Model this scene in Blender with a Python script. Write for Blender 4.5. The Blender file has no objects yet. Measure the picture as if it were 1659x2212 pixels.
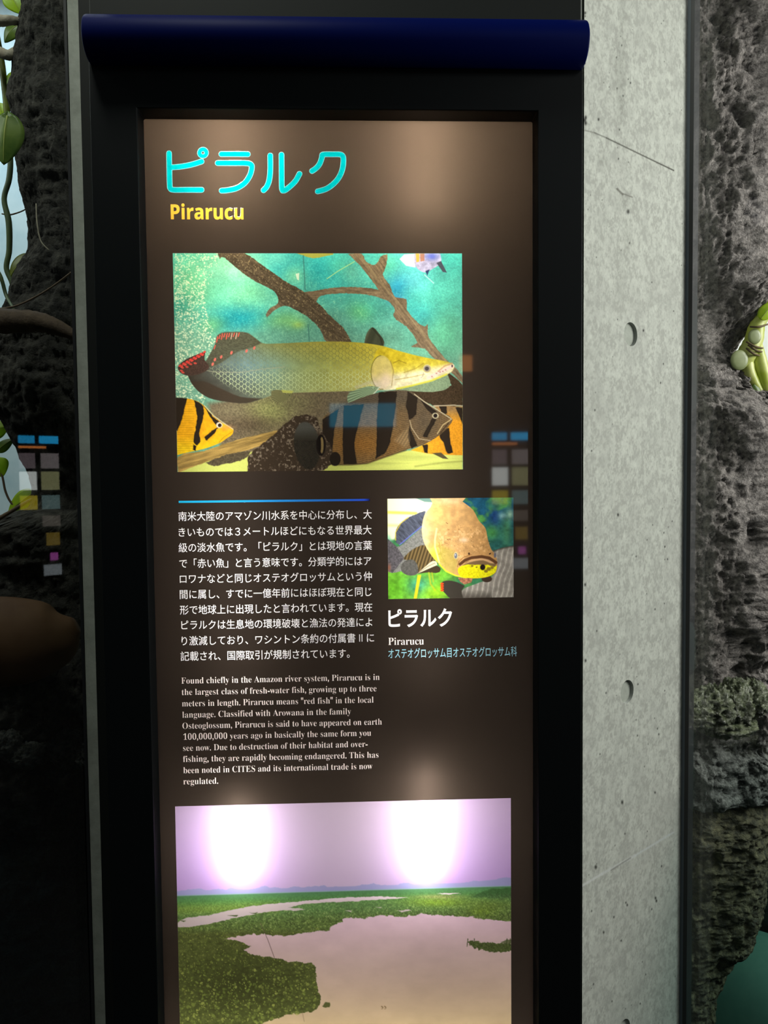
import bpy, bmesh, math, random
import numpy as np
from mathutils import Matrix, Vector
from mathutils.geometry import delaunay_2d_cdt

sc = bpy.context.scene
COL = sc.collection
rnd = random.Random(7)

# ---------------------------------------------------------------- camera
F, CX, CY = 1661.0, 829.5, 1106.0            # focal length in pixels of the 1659x2212 frame
EYE = 1.45
R = np.array([[0.99927876, -0.01126551, 0.03626358],
              [-0.03673720, -0.04514764, 0.99830460],
              [-0.00960919, -0.99891680, -0.04552894]])
R[0] /= np.linalg.norm(R[0]); R[2] -= R[0] * (R[0] @ R[2]); R[2] /= np.linalg.norm(R[2]); R[1] = np.cross(R[2], R[0])
cam_data = bpy.data.cameras.new('camera')
cam_data.sensor_fit = 'VERTICAL'; cam_data.sensor_height = 36.0; cam_data.lens = F / 2212 * 36.0
cam_data.clip_start = 0.01
cam = bpy.data.objects.new('camera', cam_data); COL.objects.link(cam)
cam.matrix_world = Matrix(((R[0][0], -R[0][1], -R[0][2], 0), (R[1][0], -R[1][1], -R[1][2], 0),
                           (R[2][0], -R[2][1], -R[2][2], EYE), (0, 0, 0, 1)))
sc.camera = cam

# ---------------------------------------------------------------- world, lights, exposure
sc.view_settings.view_transform = 'Standard'; sc.view_settings.look = 'None'
sc.view_settings.gamma = 1.0; sc.view_settings.exposure = 0.0
sc.view_settings.use_curve_mapping = False
W = bpy.data.worlds.new('hall_dark'); sc.world = W; W.use_nodes = True
W.node_tree.nodes['Background'].inputs[0].default_value = (0.75, 0.9, 1.0, 1)
W.node_tree.nodes['Background'].inputs[1].default_value = 0.012

def area(name, loc, target, sx, sy, power, color):
    l = bpy.data.lights.new(name, 'AREA'); l.shape = 'RECTANGLE'; l.size = sx; l.size_y = sy
    l.energy = power; l.color = color
    o = bpy.data.objects.new(name, l); COL.objects.link(o); o.location = loc
    o.rotation_euler = (Vector(target) - Vector(loc)).to_track_quat('-Z', 'Y').to_euler()
    return o
area('skylight_left_tank', (-1.15, 2.0, 2.75), (-1.05, 2.28, 1.3), 1.2, 0.35, 9, (0.80, 0.94, 1.0))
area('rock_fill_left', (-1.35, 0.95, 2.6), (-0.6, 1.3, 1.5), 0.6, 0.4, 7, (0.9, 0.97, 0.85))  # unseen fill lamp added to brighten the left rock
area('skylight_right_tank', (1.9, 0.75, 2.05), (0.7, 1.2, 1.35), 0.9, 0.8, 48, (1.0, 0.985, 0.935))
area('skylight_right_rear', (1.3, 1.95, 2.7), (1.1, 2.2, 1.2), 0.9, 0.3, 9, (0.95, 1.0, 0.98))
area('hall_fill', (-0.5, 0.45, 3.12), (-0.40, 1.0, 1.5), 0.3, 0.3, 14, (0.95, 1.0, 0.90))  # unseen lamp added to light the pillar's left strip
area('hall_fill', (1.3, -0.9, 2.8), (0.2, 0.95, 1.6), 0.6, 0.6, 6.0, (0.95, 1.0, 0.97))  # weak unseen fill added for the frame and the concrete
TUBE_POWER, TUBE_DIM, TUBE_LOW = 62.0, 0.15, 0.50
sc.cycles.light_sampling_threshold = 0.0
sc.cycles.max_bounces = 8; sc.cycles.transparent_max_bounces = 16
sc.cycles.caustics_reflective = False; sc.cycles.caustics_refractive = False

# ---------------------------------------------------------------- pixel <-> world
def P(px, py, y):
    """world point at depth y that is seen at photo position (px, py)"""
    d = R @ np.array([(px - CX) / F, (py - CY) / F, 1.0]); d = d * (y / d[1])
    return Vector((d[0], d[1], d[2] + EYE))
def project(co):
    q = (co - np.array([0, 0, EYE])) @ R
    return CX + F * q[:, 0] / q[:, 2], CY + F * q[:, 1] / q[:, 2]
def slope(px): 
    v = P(px, 1030, 1.0); return v.x

# ---------------------------------------------------------------- object helpers
def put(o, parent=None):
    COL.objects.link(o)
    if parent is not None: o.parent = parent
    return o
def thing(name, label, cat, loc=(0, 0, 0), group=None):
    o = bpy.data.objects.new(name, None); o.empty_display_size = 0.05; COL.objects.link(o); o.location = loc
    o['label'] = label; o['category'] = cat
    if group: o['group'] = group
    return o
def tag(o, label, cat, group=None, kind=None):
    o['label'] = label; o['category'] = cat
    if group: o['group'] = group
    if kind: o['kind'] = kind
    return o
def mesh_obj(name, verts, faces, m, parent=None, smooth=False, origin=None):
    """one mesh object from world-space verts; local to its parent, or to its own origin"""
    v = np.asarray(verts, dtype=float).reshape(-1, 3)
    off = np.array(parent.location) if parent is not None else (np.array(origin) if origin is not None else np.zeros(3))
    p = parent
    while p is not None and p.parent is not None: p = p.parent; off = off + np.array(p.location)
    me = bpy.data.meshes.new(name); me.from_pydata((v - off).tolist(), [], [tuple(int(i) for i in f) for f in faces])
    me.materials.append(m); me.update()
    if smooth: me.polygons.foreach_set('use_smooth', [True] * len(me.polygons))
    o = bpy.data.objects.new(name, me); put(o, parent)
    if parent is None and origin is not None: o.location = origin
    return o
def grid_obj(name, co, nu, nv, m, parent=None, color=None, smooth=True, wrap_u=False, keep=None, origin=None):
    """co: (nv*nu,3) world verts, rows of nu"""
    off = np.array(parent.location) if parent is not None else (np.array(origin) if origin is not None else np.zeros(3))
    co = co - off
    idx = np.arange(nu * nv).reshape(nv, nu)
    if wrap_u: idx = np.concatenate([idx, idx[:, :1]], axis=1)
    q = np.stack([idx[:-1, :-1], idx[:-1, 1:], idx[1:, 1:], idx[1:, :-1]], axis=-1).reshape(-1, 4)
    if keep is not None: q = q[keep(co[q].mean(axis=1) + off)]
    me = bpy.data.meshes.new(name)
    me.vertices.add(len(co)); me.vertices.foreach_set('co', co.astype(np.float32).ravel())
    me.loops.add(q.size); me.loops.foreach_set('vertex_index', q.astype(np.int32).ravel())
    me.polygons.add(len(q)); me.polygons.foreach_set('loop_start', np.arange(0, q.size, 4, dtype=np.int32))
    me.polygons.foreach_set('use_smooth', np.full(len(q), smooth))
    me.materials.append(m); me.update(calc_edges=True); me.validate()
    if color is not None:
        a = me.color_attributes.new('ink', 'FLOAT_COLOR', 'POINT')
        a.data.foreach_set('color', np.concatenate([color, np.ones((len(color), 1))], axis=1).astype(np.float32).ravel())
    o = bpy.data.objects.new(name, me); put(o, parent)
    if parent is None and origin is not None: o.location = origin
    return o
def box(x0, x1, y0, y1, z0, z1):
    v = [(x0, y0, z0), (x1, y0, z0), (x1, y1, z0), (x0, y1, z0), (x0, y0, z1), (x1, y0, z1), (x1, y1, z1), (x0, y1, z1)]
    f = [(0, 3, 2, 1), (4, 5, 6, 7), (0, 1, 5, 4), (1, 2, 6, 5), (2, 3, 7, 6), (3, 0, 4, 7)]
    return v, f
def boxes(*bs):
    V, Fc = [], []
    for b in bs:
        v, f = box(*b); n = len(V); V += v; Fc += [tuple(i + n for i in q) for q in f]
    return V, Fc
def prism(poly, z0, z1):
    n = len(poly)
    v = [(x, y, z0) for x, y in poly] + [(x, y, z1) for x, y in poly]
    f = [tuple(range(n))[::-1], tuple(range(n, 2 * n))] + [(i, (i + 1) % n, n + (i + 1) % n, n + i) for i in range(n)]
    return v, f
def bevel(o, w, seg=2):
    b = o.modifiers.new('bevel', 'BEVEL'); b.width = w; b.segments = seg; b.limit_method = 'ANGLE'
    return o
def catmull(pts, n=8):
    p = [np.array(q, float) for q in pts]; p = [2 * p[0] - p[1]] + p + [2 * p[-1] - p[-2]]; out = []
    for i in range(1, len(p) - 2):
        for t in np.linspace(0, 1, n, endpoint=False):
            a, b, c, d = p[i - 1:i + 3]
            out.append(0.5 * ((2 * b) + (c - a) * t + (2 * a - 5 * b + 4 * c - d) * t * t + (3 * b - a - 3 * c + d) * t ** 3))
    return out + [p[-2]]
def tube(pts, rad, seg=10, n=8, knobs=0.0):
    """closed tube along a smooth path; pts world, rad list or number"""
    rr = rad if isinstance(rad, (list, tuple)) else [rad] * len(pts)
    path = catmull([tuple(p) + (r,) for p, r in zip(pts, rr)], n)
    V, Fc = [], []
    up = Vector((0.3, -1, 0.2))
    for i, q in enumerate(path):
        a = Vector(path[max(i - 1, 0)][:3]); b = Vector(path[min(i + 1, len(path) - 1)][:3]); t = (b - a).normalized()
        u = t.cross(up).normalized(); w = t.cross(u)
        for k in range(seg):
            an = 2 * math.pi * k / seg; r = max(q[3], 1e-4) * (1 + knobs * (rnd.random() - 0.5))
            V.append(Vector(q[:3]) + u * (r * math.cos(an)) + w * (r * math.sin(an)))
    m = len(path)
    for i in range(m - 1):
        for k in range(seg):
            Fc.append((i * seg + k, i * seg + (k + 1) % seg, (i + 1) * seg + (k + 1) % seg, (i + 1) * seg + k))
    Fc.append(tuple(range(seg))[::-1]); Fc.append(tuple(range((m - 1) * seg, m * seg)))
    return V, Fc

# ---------------------------------------------------------------- numpy noise
def _h(i, j, k, s):
    n = (i * 374761393 + j * 668265263 + k * 1274126177 + s * 974634777) & 0xFFFFFFFF
    n = ((n ^ (n >> 13)) * 1274126177) & 0xFFFFFFFF
    n = ((n ^ (n >> 16)) * 2246822519) & 0xFFFFFFFF
    return ((n ^ (n >> 15)) & 0xFFFFFF) / float(0xFFFFFF)
def vn(x, y, z=0.0, s=0):
    x, y, z = np.broadcast_arrays(np.asarray(x, float), np.asarray(y, float), np.asarray(z, float))
    i, j, k = [np.floor(a).astype(np.int64) for a in (x, y, z)]
    u, v, w = [(lambda t: t * t * (3 - 2 * t))(a - np.floor(a)) for a in (x, y, z)]
    def L(dk):
        a = _h(i, j, k + dk, s) * (1 - u) + _h(i + 1, j, k + dk, s) * u
        b = _h(i, j + 1, k + dk, s) * (1 - u) + _h(i + 1, j + 1, k + dk, s) * u
        return a * (1 - v) + b * v
    return L(0) * (1 - w) + L(1) * w
def vn2(x, y, s=0):
    x, y = np.broadcast_arrays(np.asarray(x, float), np.asarray(y, float))
    i, j = np.floor(x).astype(np.int64), np.floor(y).astype(np.int64)
    u, v = [(lambda t: t * t * (3 - 2 * t))(a - np.floor(a)) for a in (x, y)]
    a = _h(i, j, 0, s) * (1 - u) + _h(i + 1, j, 0, s) * u
    b = _h(i, j + 1, 0, s) * (1 - u) + _h(i + 1, j + 1, 0, s) * u
    return a * (1 - v) + b * v
def fbm2(x, y, o=4, s=0):
    r, a, t = 0.0, 1.0, 0.0
    for k in range(o):
        r = r + a * vn2(x * 2 ** k, y * 2 ** k, s + k); t += a; a *= 0.55
    return r / t
def fbm3(x, y, z, o=4, s=0, g=0.5, ridge=False):
    r, a, t = 0.0, 1.0, 0.0
    for k in range(o):
        n = vn(x * 2 ** k, y * 2 ** k, z * 2 ** k, s + k)
        if ridge: n = 1 - np.abs(2 * n - 1)
        r = r + a * n; t += a; a *= g
    return r / t
def lin(c):
    c = np.asarray(c, float) / 255.0
    return np.where(c <= 0.04045, c / 12.92, ((c + 0.055) / 1.055) ** 2.4)
def lin4(r, g, b): return tuple(lin((r, g, b))) + (1.0,)

# ---------------------------------------------------------------- materials
def mat(name):
    m = bpy.data.materials.new(name); m.use_nodes = True; nt = m.node_tree; nt.nodes.clear()
    return m, nt, nt.nodes.new('ShaderNodeOutputMaterial')
def pbr(name, col, rough=0.5, spec=0.5, noise=None, bump=None, coat=0.0, metal=0.0):
    """noise=(scale, colour2[, lo, hi]); bump=(scale, strength, distance)"""
    m, nt, out = mat(name); N, L = nt.nodes, nt.links
    b = N.new('ShaderNodeBsdfPrincipled'); L.new(b.outputs[0], out.inputs[0])
    b.inputs['Base Color'].default_value = tuple(col[:3]) + (1,); b.inputs['Roughness'].default_value = rough
    b.inputs['Specular IOR Level'].default_value = spec; b.inputs['Coat Weight'].default_value = coat
    b.inputs['Metallic'].default_value = metal
    tc = N.new('ShaderNodeTexCoord')
    if noise:
        n = N.new('ShaderNodeTexNoise'); n.inputs['Scale'].default_value = noise[0]; n.inputs['Detail'].default_value = 7
        n.inputs['Roughness'].default_value = 0.65
        L.new(tc.outputs['Object'], n.inputs['Vector'])
        r = N.new('ShaderNodeValToRGB'); r.color_ramp.elements[0].position = noise[2] if len(noise) > 2 else 0.35
        r.color_ramp.elements[1].position = noise[3] if len(noise) > 3 else 0.65
        r.color_ramp.elements[0].color = tuple(col[:3]) + (1,); r.color_ramp.elements[1].color = tuple(noise[1][:3]) + (1,)
        L.new(n.outputs['Fac'], r.inputs[0]); L.new(r.outputs[0], b.inputs['Base Color'])
    if bump:
        n2 = N.new('ShaderNodeTexNoise'); n2.inputs['Scale'].default_value = bump[0]; n2.inputs['Detail'].default_value = 8
        n2.inputs['Roughness'].default_value = 0.65
        L.new(tc.outputs['Object'], n2.inputs['Vector'])
        bp = N.new('ShaderNodeBump'); bp.inputs['Strength'].default_value = bump[1]; bp.inputs['Distance'].default_value = bump[2]
        L.new(n2.outputs['Fac'], bp.inputs['Height']); L.new(bp.outputs[0], b.inputs['Normal'])
    return m
def fresnel(nt, ior):
    """surface reflectance that is the same from both sides of a thin sheet"""
    N, L = nt.nodes, nt.links
    g = N.new('ShaderNodeNewGeometry'); m1 = N.new('ShaderNodeMath'); m1.operation = 'MULTIPLY_ADD'
    L.new(g.outputs['Backfacing'], m1.inputs[0]); m1.inputs[1].default_value = 1.0 / ior - ior; m1.inputs[2].default_value = ior
    f = N.new('ShaderNodeFresnel'); L.new(m1.outputs[0], f.inputs[0]); return f
def print_mat(name, col=None, gloss=0.07):
    """backlit printed film: ink colour passes lamp light through, the face is glossy"""
    m, nt, out = mat(name); N, L = nt.nodes, nt.links
    t = N.new('ShaderNodeBsdfTranslucent')
    if col is None:
        a = N.new('ShaderNodeVertexColor'); a.layer_name = 'ink'; L.new(a.outputs[0], t.inputs[0])
    else: t.inputs[0].default_value = tuple(col[:3]) + (1,)
    g = N.new('ShaderNodeBsdfGlossy'); g.inputs['Roughness'].default_value = 0.03
    lw = fresnel(nt, 1.72)
    mx = N.new('ShaderNodeMixShader'); L.new(lw.outputs[0], mx.inputs[0]); L.new(t.outputs[0], mx.inputs[1]); L.new(g.outputs[0], mx.inputs[2])
    L.new(mx.outputs[0], out.inputs[0]); return m
def emit(name, col, s):
    m, nt, out = mat(name); e = nt.nodes.new('ShaderNodeEmission')
    e.inputs[0].default_value = tuple(col[:3]) + (1,); e.inputs[1].default_value = s
    nt.links.new(e.outputs[0], out.inputs[0]); return m
def glass_mat(name, tint, ior=1.5):
    m, nt, out = mat(name); N, L = nt.nodes, nt.links
    t = N.new('ShaderNodeBsdfTransparent'); t.inputs[0].default_value = tuple(tint) + (1,)
    g = N.new('ShaderNodeBsdfGlossy'); g.inputs['Roughness'].default_value = 0.015
    f = fresnel(nt, ior)
    mx = N.new('ShaderNodeMixShader'); L.new(f.outputs[0], mx.inputs[0]); L.new(t.outputs[0], mx.inputs[1]); L.new(g.outputs[0], mx.inputs[2])
    L.new(mx.outputs[0], out.inputs[0]); return m
def leaf_mat(name, c1, c2, tr=0.5):
    m, nt, out = mat(name); N, L = nt.nodes, nt.links
    tc = N.new('ShaderNodeTexCoord'); n = N.new('ShaderNodeTexNoise'); n.inputs['Scale'].default_value = 35; n.inputs['Detail'].default_value = 5
    L.new(tc.outputs['Object'], n.inputs['Vector'])
    r = N.new('ShaderNodeValToRGB'); r.color_ramp.elements[0].position = 0.35; r.color_ramp.elements[1].position = 0.65
    r.color_ramp.elements[0].color = tuple(c1[:3]) + (1,); r.color_ramp.elements[1].color = tuple(c2[:3]) + (1,)
    L.new(n.outputs['Fac'], r.inputs[0])
    b = N.new('ShaderNodeBsdfPrincipled'); b.inputs['Roughness'].default_value = 0.4; L.new(r.outputs[0], b.inputs['Base Color'])
    t = N.new('ShaderNodeBsdfTranslucent'); L.new(r.outputs[0], t.inputs[0])
    mx = N.new('ShaderNodeMixShader'); mx.inputs[0].default_value = tr
    L.new(b.outputs[0], mx.inputs[1]); L.new(t.outputs[0], mx.inputs[2]); L.new(mx.outputs[0], out.inputs[0]); return m

M = {}
M['frame'] = pbr('black_painted_metal', (0.0032, 0.0045, 0.0050), 0.5, 0.13, bump=(900, 0.05, 0.0005))
M['backing'] = pbr('dark_grey_board', (0.010, 0.012, 0.011), 0.6, 0.2)
M['blue'] = pbr('dark_blue_enamel', (0.0005, 0.0035, 0.055), 0.5, 0.03)
M['boxwhite'] = pbr('white_light_box_paint', (0.62, 0.61, 0.59), 0.9, 0.1)
M['rubber'] = pbr('black_rubber_seal', (0.012, 0.013, 0.015), 0.45, 0.5)
M['rubberblue'] = pbr('grey_blue_sealant', (0.10, 0.125, 0.15), 0.5, 0.4)
M['mortar'] = pbr('mortar_plug', lin4(178, 182, 176), 0.9, 0.2, noise=(60, lin4(160, 164, 158)))
M['rock'] = pbr('dark_volcanic_rock', (0.022, 0.021, 0.018), 0.85, 0.3, noise=(60, (0.075, 0.070, 0.058), 0.40, 0.72), bump=(160, 1.0, 0.008))
M['rockr'] = pbr('grey_volcanic_rock', (0.065, 0.056, 0.050), 0.7, 0.5, noise=(120, (0.46, 0.42, 0.385), 0.36, 0.74), bump=(230, 1.0, 0.008))
M['rockw'] = pbr('wet_brown_rock', (0.05, 0.034, 0.016), 0.6, 0.5, noise=(90, (0.30, 0.225, 0.12), 0.42, 0.75), bump=(140, 1.0, 0.006))
M['brown_reflection'] = pbr('brown_reflection_body', (0.055, 0.027, 0.012), 0.75, 0.15, noise=(12, (0.08, 0.045, 0.022)))
M['moss'] = pbr('wet_green_moss', (0.06, 0.08, 0.03), 0.22, 0.9, noise=(90, (0.36, 0.40, 0.25), 0.4, 0.72), bump=(240, 1.0, 0.010))
M['crust'] = pbr('grey_mineral_crust', (0.02, 0.022, 0.02), 0.8, 0.3, noise=(80, (0.13, 0.135, 0.12), 0.4, 0.7), bump=(150, 1.0, 0.006))
M['wallblue'] = pbr('pale_blue_grey_plaster', lin4(172, 196, 206), 0.9, 0.2, noise=(9, lin4(200, 216, 222), 0.3, 0.7))
M['wallpale'] = pbr('pale_plaster', lin4(222, 226, 222), 0.9, 0.2, noise=(5, lin4(200, 205, 200)))
M['bark'] = pbr('dark_brown_bark', (0.045, 0.030, 0.020), 0.8, 0.2, noise=(40, (0.08, 0.055, 0.035)), bump=(60, 0.8, 0.004))
M['root'] = pbr('pale_grey_brown_root', (0.22, 0.19, 0.14), 0.8, 0.2, noise=(60, (0.36, 0.33, 0.26)), bump=(120, 0.6, 0.003))
M['twig'] = pbr('brown_twig', (0.10, 0.07, 0.045), 0.8, 0.2)
M['stemg'] = pbr('dark_green_stem', (0.035, 0.06, 0.025), 0.5, 0.4, noise=(30, (0.07, 0.10, 0.03)))
M['lime'] = leaf_mat('bright_lime_leaf', lin4(150, 190, 20), lin4(190, 215, 50))
M['green'] = leaf_mat('dull_green_leaf', lin4(80, 115, 40), lin4(125, 150, 60))
M['olive'] = leaf_mat('olive_leaf', lin4(95, 105, 35), lin4(140, 150, 60))
M['vein'] = pbr('pale_leaf_vein', lin4(150, 160, 80), 0.6, 0.3)
M['palestem'] = leaf_mat('pale_yellow_green_stem', lin4(175, 190, 70), lin4(215, 220, 140), 0.35)
M['scar'] = leaf_mat('grey_green_leaf_scar', lin4(112, 126, 78), lin4(150, 160, 112), 0.25)
M['fibre'] = pbr('brown_fibre', (0.12, 0.09, 0.05), 0.9, 0.2)
M['water_right'] = None
M['glass'] = glass_mat('acrylic_pane', (0.98, 0.99, 0.99))
M['floor'] = pbr('dark_hall_floor', (0.03, 0.03, 0.03), 0.5, 0.4, noise=(4, (0.045, 0.043, 0.04)))
M['hallwall'] = pbr('black_hall_wall', (0.012, 0.012, 0.013), 0.8, 0.2)
M['tankfloor'] = pbr('green_tank_floor', (0.10, 0.20, 0.15), 0.9, 0.1, noise=(6, (0.16, 0.27, 0.20)))
M['lit_patch'] = pbr('pale_lit_patch', (0.09, 0.16, 0.125), 0.8, 0.2, noise=(14, (0.12, 0.19, 0.15)))

# ---------------------------------------------------------------- the setting
YF, YD, YT, YB = 0.920, 0.948, 0.979, 1.028      # frame front, film, tubes, back of the light box
YP = 1.032                                        # front face of the pillar
L0 = (P(173, 1030, YP).x, YP)                        # left visible edge of the pillar
PC = (slope(1260) * YP, YP)                       # front right corner
a38 = math.radians(38); dR = (math.cos(a38), math.sin(a38))
tE = (PC[0] - slope(1476) * PC[1]) / (slope(1476) * dR[1] - dR[0])
PE = (PC[0] + dR[0] * tE, PC[1] + dR[1] * tE)     # far right edge of the angled face
YBACK = 2.3
dGR = (math.cos(math.radians(42)), -math.sin(math.radians(42)))      # right pane runs right and towards the hall
nL = (0.3289, -0.9444); dGL = (nL[1], -nL[0])                          # left pane direction (left and towards the hall)
ZW = 1.45 - (1642 - 1030) / F * PE[1] * 1.0                          # water level

v, f = box(-2.6, 2.8, -5.6, YBACK + 0.1, -0.1, 0.0)
o = mesh_obj('floor', v, f, M['floor']); o['kind'] = 'structure'
v, f = box(-2.6, 2.8, -5.6, -5.5, 0.0, 3.0)
o = mesh_obj('wall_back', v, f, M['hallwall']); o['kind'] = 'structure'
v, f = box(-2.6, L0[0], YBACK, YBACK + 0.1, 0.0, 3.0)
o = mesh_obj('wall_left', v, f, M['wallblue']); o['kind'] = 'structure'
v, f = box(PE[0], 2.8, YBACK, YBACK + 0.1, 0.0, 3.0)
o = mesh_obj('wall_right', v, f, M['wallpale']); o['kind'] = 'structure'

# panes and seals
def strip(p, d, n, a, b, t0, t1):
    """rectangle footprint: from a to b along d, from t0 to t1 along n"""
    return [(p[0] + d[0] * s + n[0] * t, p[1] + d[1] * s + n[1] * t) for s, t in ((a, t0), (b, t0), (b, t1), (a, t1))]
nGR = (-dGR[1], dGR[0])                           # into the right tank
nGL = (-nL[0], -nL[1])                            # into the left tank
def ccw(p):
    s = sum(p[i][0] * p[(i + 1) % len(p)][1] - p[(i + 1) % len(p)][0] * p[i][1] for i in range(len(p)))
    return p if s > 0 else p[::-1]
v, f = prism(ccw(strip(PE, dGR, nGR, 0.012, 1.6, 0.0, 0.03)), 0.0, 3.0)
o = mesh_obj('window_1', v, f, M['glass']); o['kind'] = 'structure'
v, f = prism(ccw(strip(L0, dGL, nGL, 0.006, 1.9, 0.0, 0.03)), 0.0, 3.0)
o = mesh_obj('window_2', v, f, M['glass']); o['kind'] = 'structure'
def seal(a0, a1):
    return prism(ccw([(PE[0] + dGR[0] * a0, PE[1] + dGR[1] * a0), (PE[0] + dGR[0] * a1, PE[1] + dGR[1] * a1), (PE[0] + dGR[0] * a1 + 0.018, PE[1] + dGR[1] * a1 + 0.022), (PE[0] + dGR[0] * a0 + 0.018, PE[1] + dGR[1] * a0 + 0.022)]), 0.0, 3.0)
v, f = seal(0.0005, 0.0055); o = mesh_obj('trim_1', v, f, M['rubberblue']); o['kind'] = 'structure'
v, f = seal(0.0055, 0.0115); o = mesh_obj('trim_3', v, f, M['rubber']); o['kind'] = 'structure'
v, f = prism(ccw([(L0[0] - 0.0005, L0[1] - 0.002), (L0[0] - 0.004, L0[1] - 0.002), (L0[0] - 0.012, L0[1] + 0.04), (L0[0] - 0.0005, L0[1] + 0.04)]), 0.0, 3.0)
o = mesh_obj('trim_2', v, f, M['rubber']); o['kind'] = 'structure'

# ---------------------------------------------------------------- concrete pillar
pillar = thing('concrete_pillar', 'grey cast concrete pillar with round tie holes behind the lit sign', 'pillar', (0, 1.4, 0))
v, f = prism([L0, (PC[0] - 0.004, PC[1]), (PC[0] - 0.001, PC[1] + 0.004), (PE[0] - 0.004, PE[1] + 0.004), (PE[0] - 0.0, YBACK), (L0[0], YBACK)], 0.0, 3.0)
def concrete_mat():
    m, nt, out = mat('cast_concrete'); N, L = nt.nodes, nt.links
    b = N.new('ShaderNodeBsdfPrincipled'); b.inputs['Roughness'].default_value = 0.85; b.inputs['Specular IOR Level'].default_value = 0.25
    a = N.new('ShaderNodeVertexColor'); a.layer_name = 'ink'; L.new(a.outputs[0], b.inputs['Base Color'])
    tc = N.new('ShaderNodeTexCoord'); n = N.new('ShaderNodeTexNoise'); n.inputs['Scale'].default_value = 260; n.inputs['Detail'].default_value = 5
    L.new(tc.outputs['Object'], n.inputs['Vector'])
    bp = N.new('ShaderNodeBump'); bp.inputs['Strength'].default_value = 0.25; bp.inputs['Distance'].default_value = 0.001
    L.new(n.outputs['Fac'], bp.inputs['Height']); L.new(bp.outputs[0], b.inputs['Normal']); L.new(b.outputs[0], out.inputs[0])
    return m
M['concrete_plain'] = pbr('cast_concrete_plain', lin4(150, 155, 145), 0.9, 0.2, noise=(45, lin4(172, 177, 167)), bump=(200, 0.3, 0.001))
M['concrete'] = concrete_mat()
mesh_obj('pillar_body', v, f, M['concrete_plain'], pillar)

def segdist(x, y, x0, y0, x1, y1):
    dx, dy = x1 - x0, y1 - y0; t = np.clip(((x - x0) * dx + (y - y0) * dy) / (dx * dx + dy * dy + 1e-9), 0, 1)
    return np.hypot(x - x0 - t * dx, y - y0 - t * dy)
nt_, nz_ = 190, 1560
zlo, zhi = 0.55, 2.25
tt, zz = np.meshgrid(np.linspace(0.0, tE, nt_), np.linspace(zlo, zhi, nz_))
nrm = np.array([dR[1], -dR[0], 0.0])
holes = []
for hx, hy in ((1361, 722), (1357, 1494), (1353, 2227)):
    s_ = slope(hx); th = (PC[0] - s_ * PC[1]) / (s_ * dR[1] - dR[0]); yh = PC[1] + dR[1] * th
    holes.append((th, P(hx, hy, yh).z, 0.0170))
for th, zh, rh in holes:                          # ring the mesh around each hole
    d = np.hypot(tt - th, zz - zh); sel = np.abs(d - rh) < 0.0011
    k = np.where(sel, rh / np.maximum(d, 1e-6), 1.0)
    tt = th + (tt - th) * k; zz = zh + (zz - zh) * k
co = np.stack([PC[0] + dR[0] * tt.ravel(), PC[1] + dR[1] * tt.ravel(), zz.ravel()], axis=1)
px_, py_ = project(co)
T_, Z_ = tt.ravel(), zz.ravel()
def mixc(c, col, k):
    k = np.clip(k, 0, 1)[:, None]; return c * (1 - k) + lin(col) * k
mot = 0.55 * fbm2(T_ * 150, Z_ * 110, 5, 3) + 0.45 * fbm2(T_ * 420, Z_ * 330, 3, 23); mot2 = fbm2(T_ * 22, Z_ * 16, 3, 11); mot3 = fbm2(T_ * 60, Z_ * 45, 4, 15)
cc = np.tile(lin((188, 192, 182)), (len(T_), 1))
cc = mixc(cc, (160, 162, 154), np.clip((mot - 0.47) * 7.0, 0, 1) * 0.8)
cc = mixc(cc, (206, 210, 199), np.clip((0.44 - mot) * 6, 0, 1) * 0.6)
cc = mixc(cc, (166, 169, 161), np.clip((mot3 - 0.5) * 4, 0, 1) * 0.45); cc = mixc(cc, (168, 170, 162), np.clip((mot2 - 0.5) * 3, 0, 1) * 0.4)
for (sx, sy, ex, ey, w, col, st) in (
        (1262, 281, 1285, 287, 1.3, (120, 120, 112), 0.7), (1285, 287, 1310, 298, 1.2, (95, 95, 88), 0.8), (1310, 298, 1455, 368, 1.3, (70, 70, 62), 0.95),
        (1333, 408, 1345, 420, 2.0, (90, 88, 80), 0.8), (1345, 418, 1366, 426, 1.2, (100, 98, 90), 0.8),
        (1258, 1913, 1300, 1888, 2.2, (205, 208, 204), 0.8), (1300, 1888, 1372, 1848, 2.6, (200, 204, 200), 0.7), (1372, 1848, 1455, 1798, 1.8, (196, 202, 200), 0.7),
        (1320, 1880, 1362, 1853, 1.4, (110, 108, 100), 0.6)):
    cc = mixc(cc, col, np.clip(1.6 - segdist(px_, py_, sx, sy, ex, ey) / w, 0, 1) * st)
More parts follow.
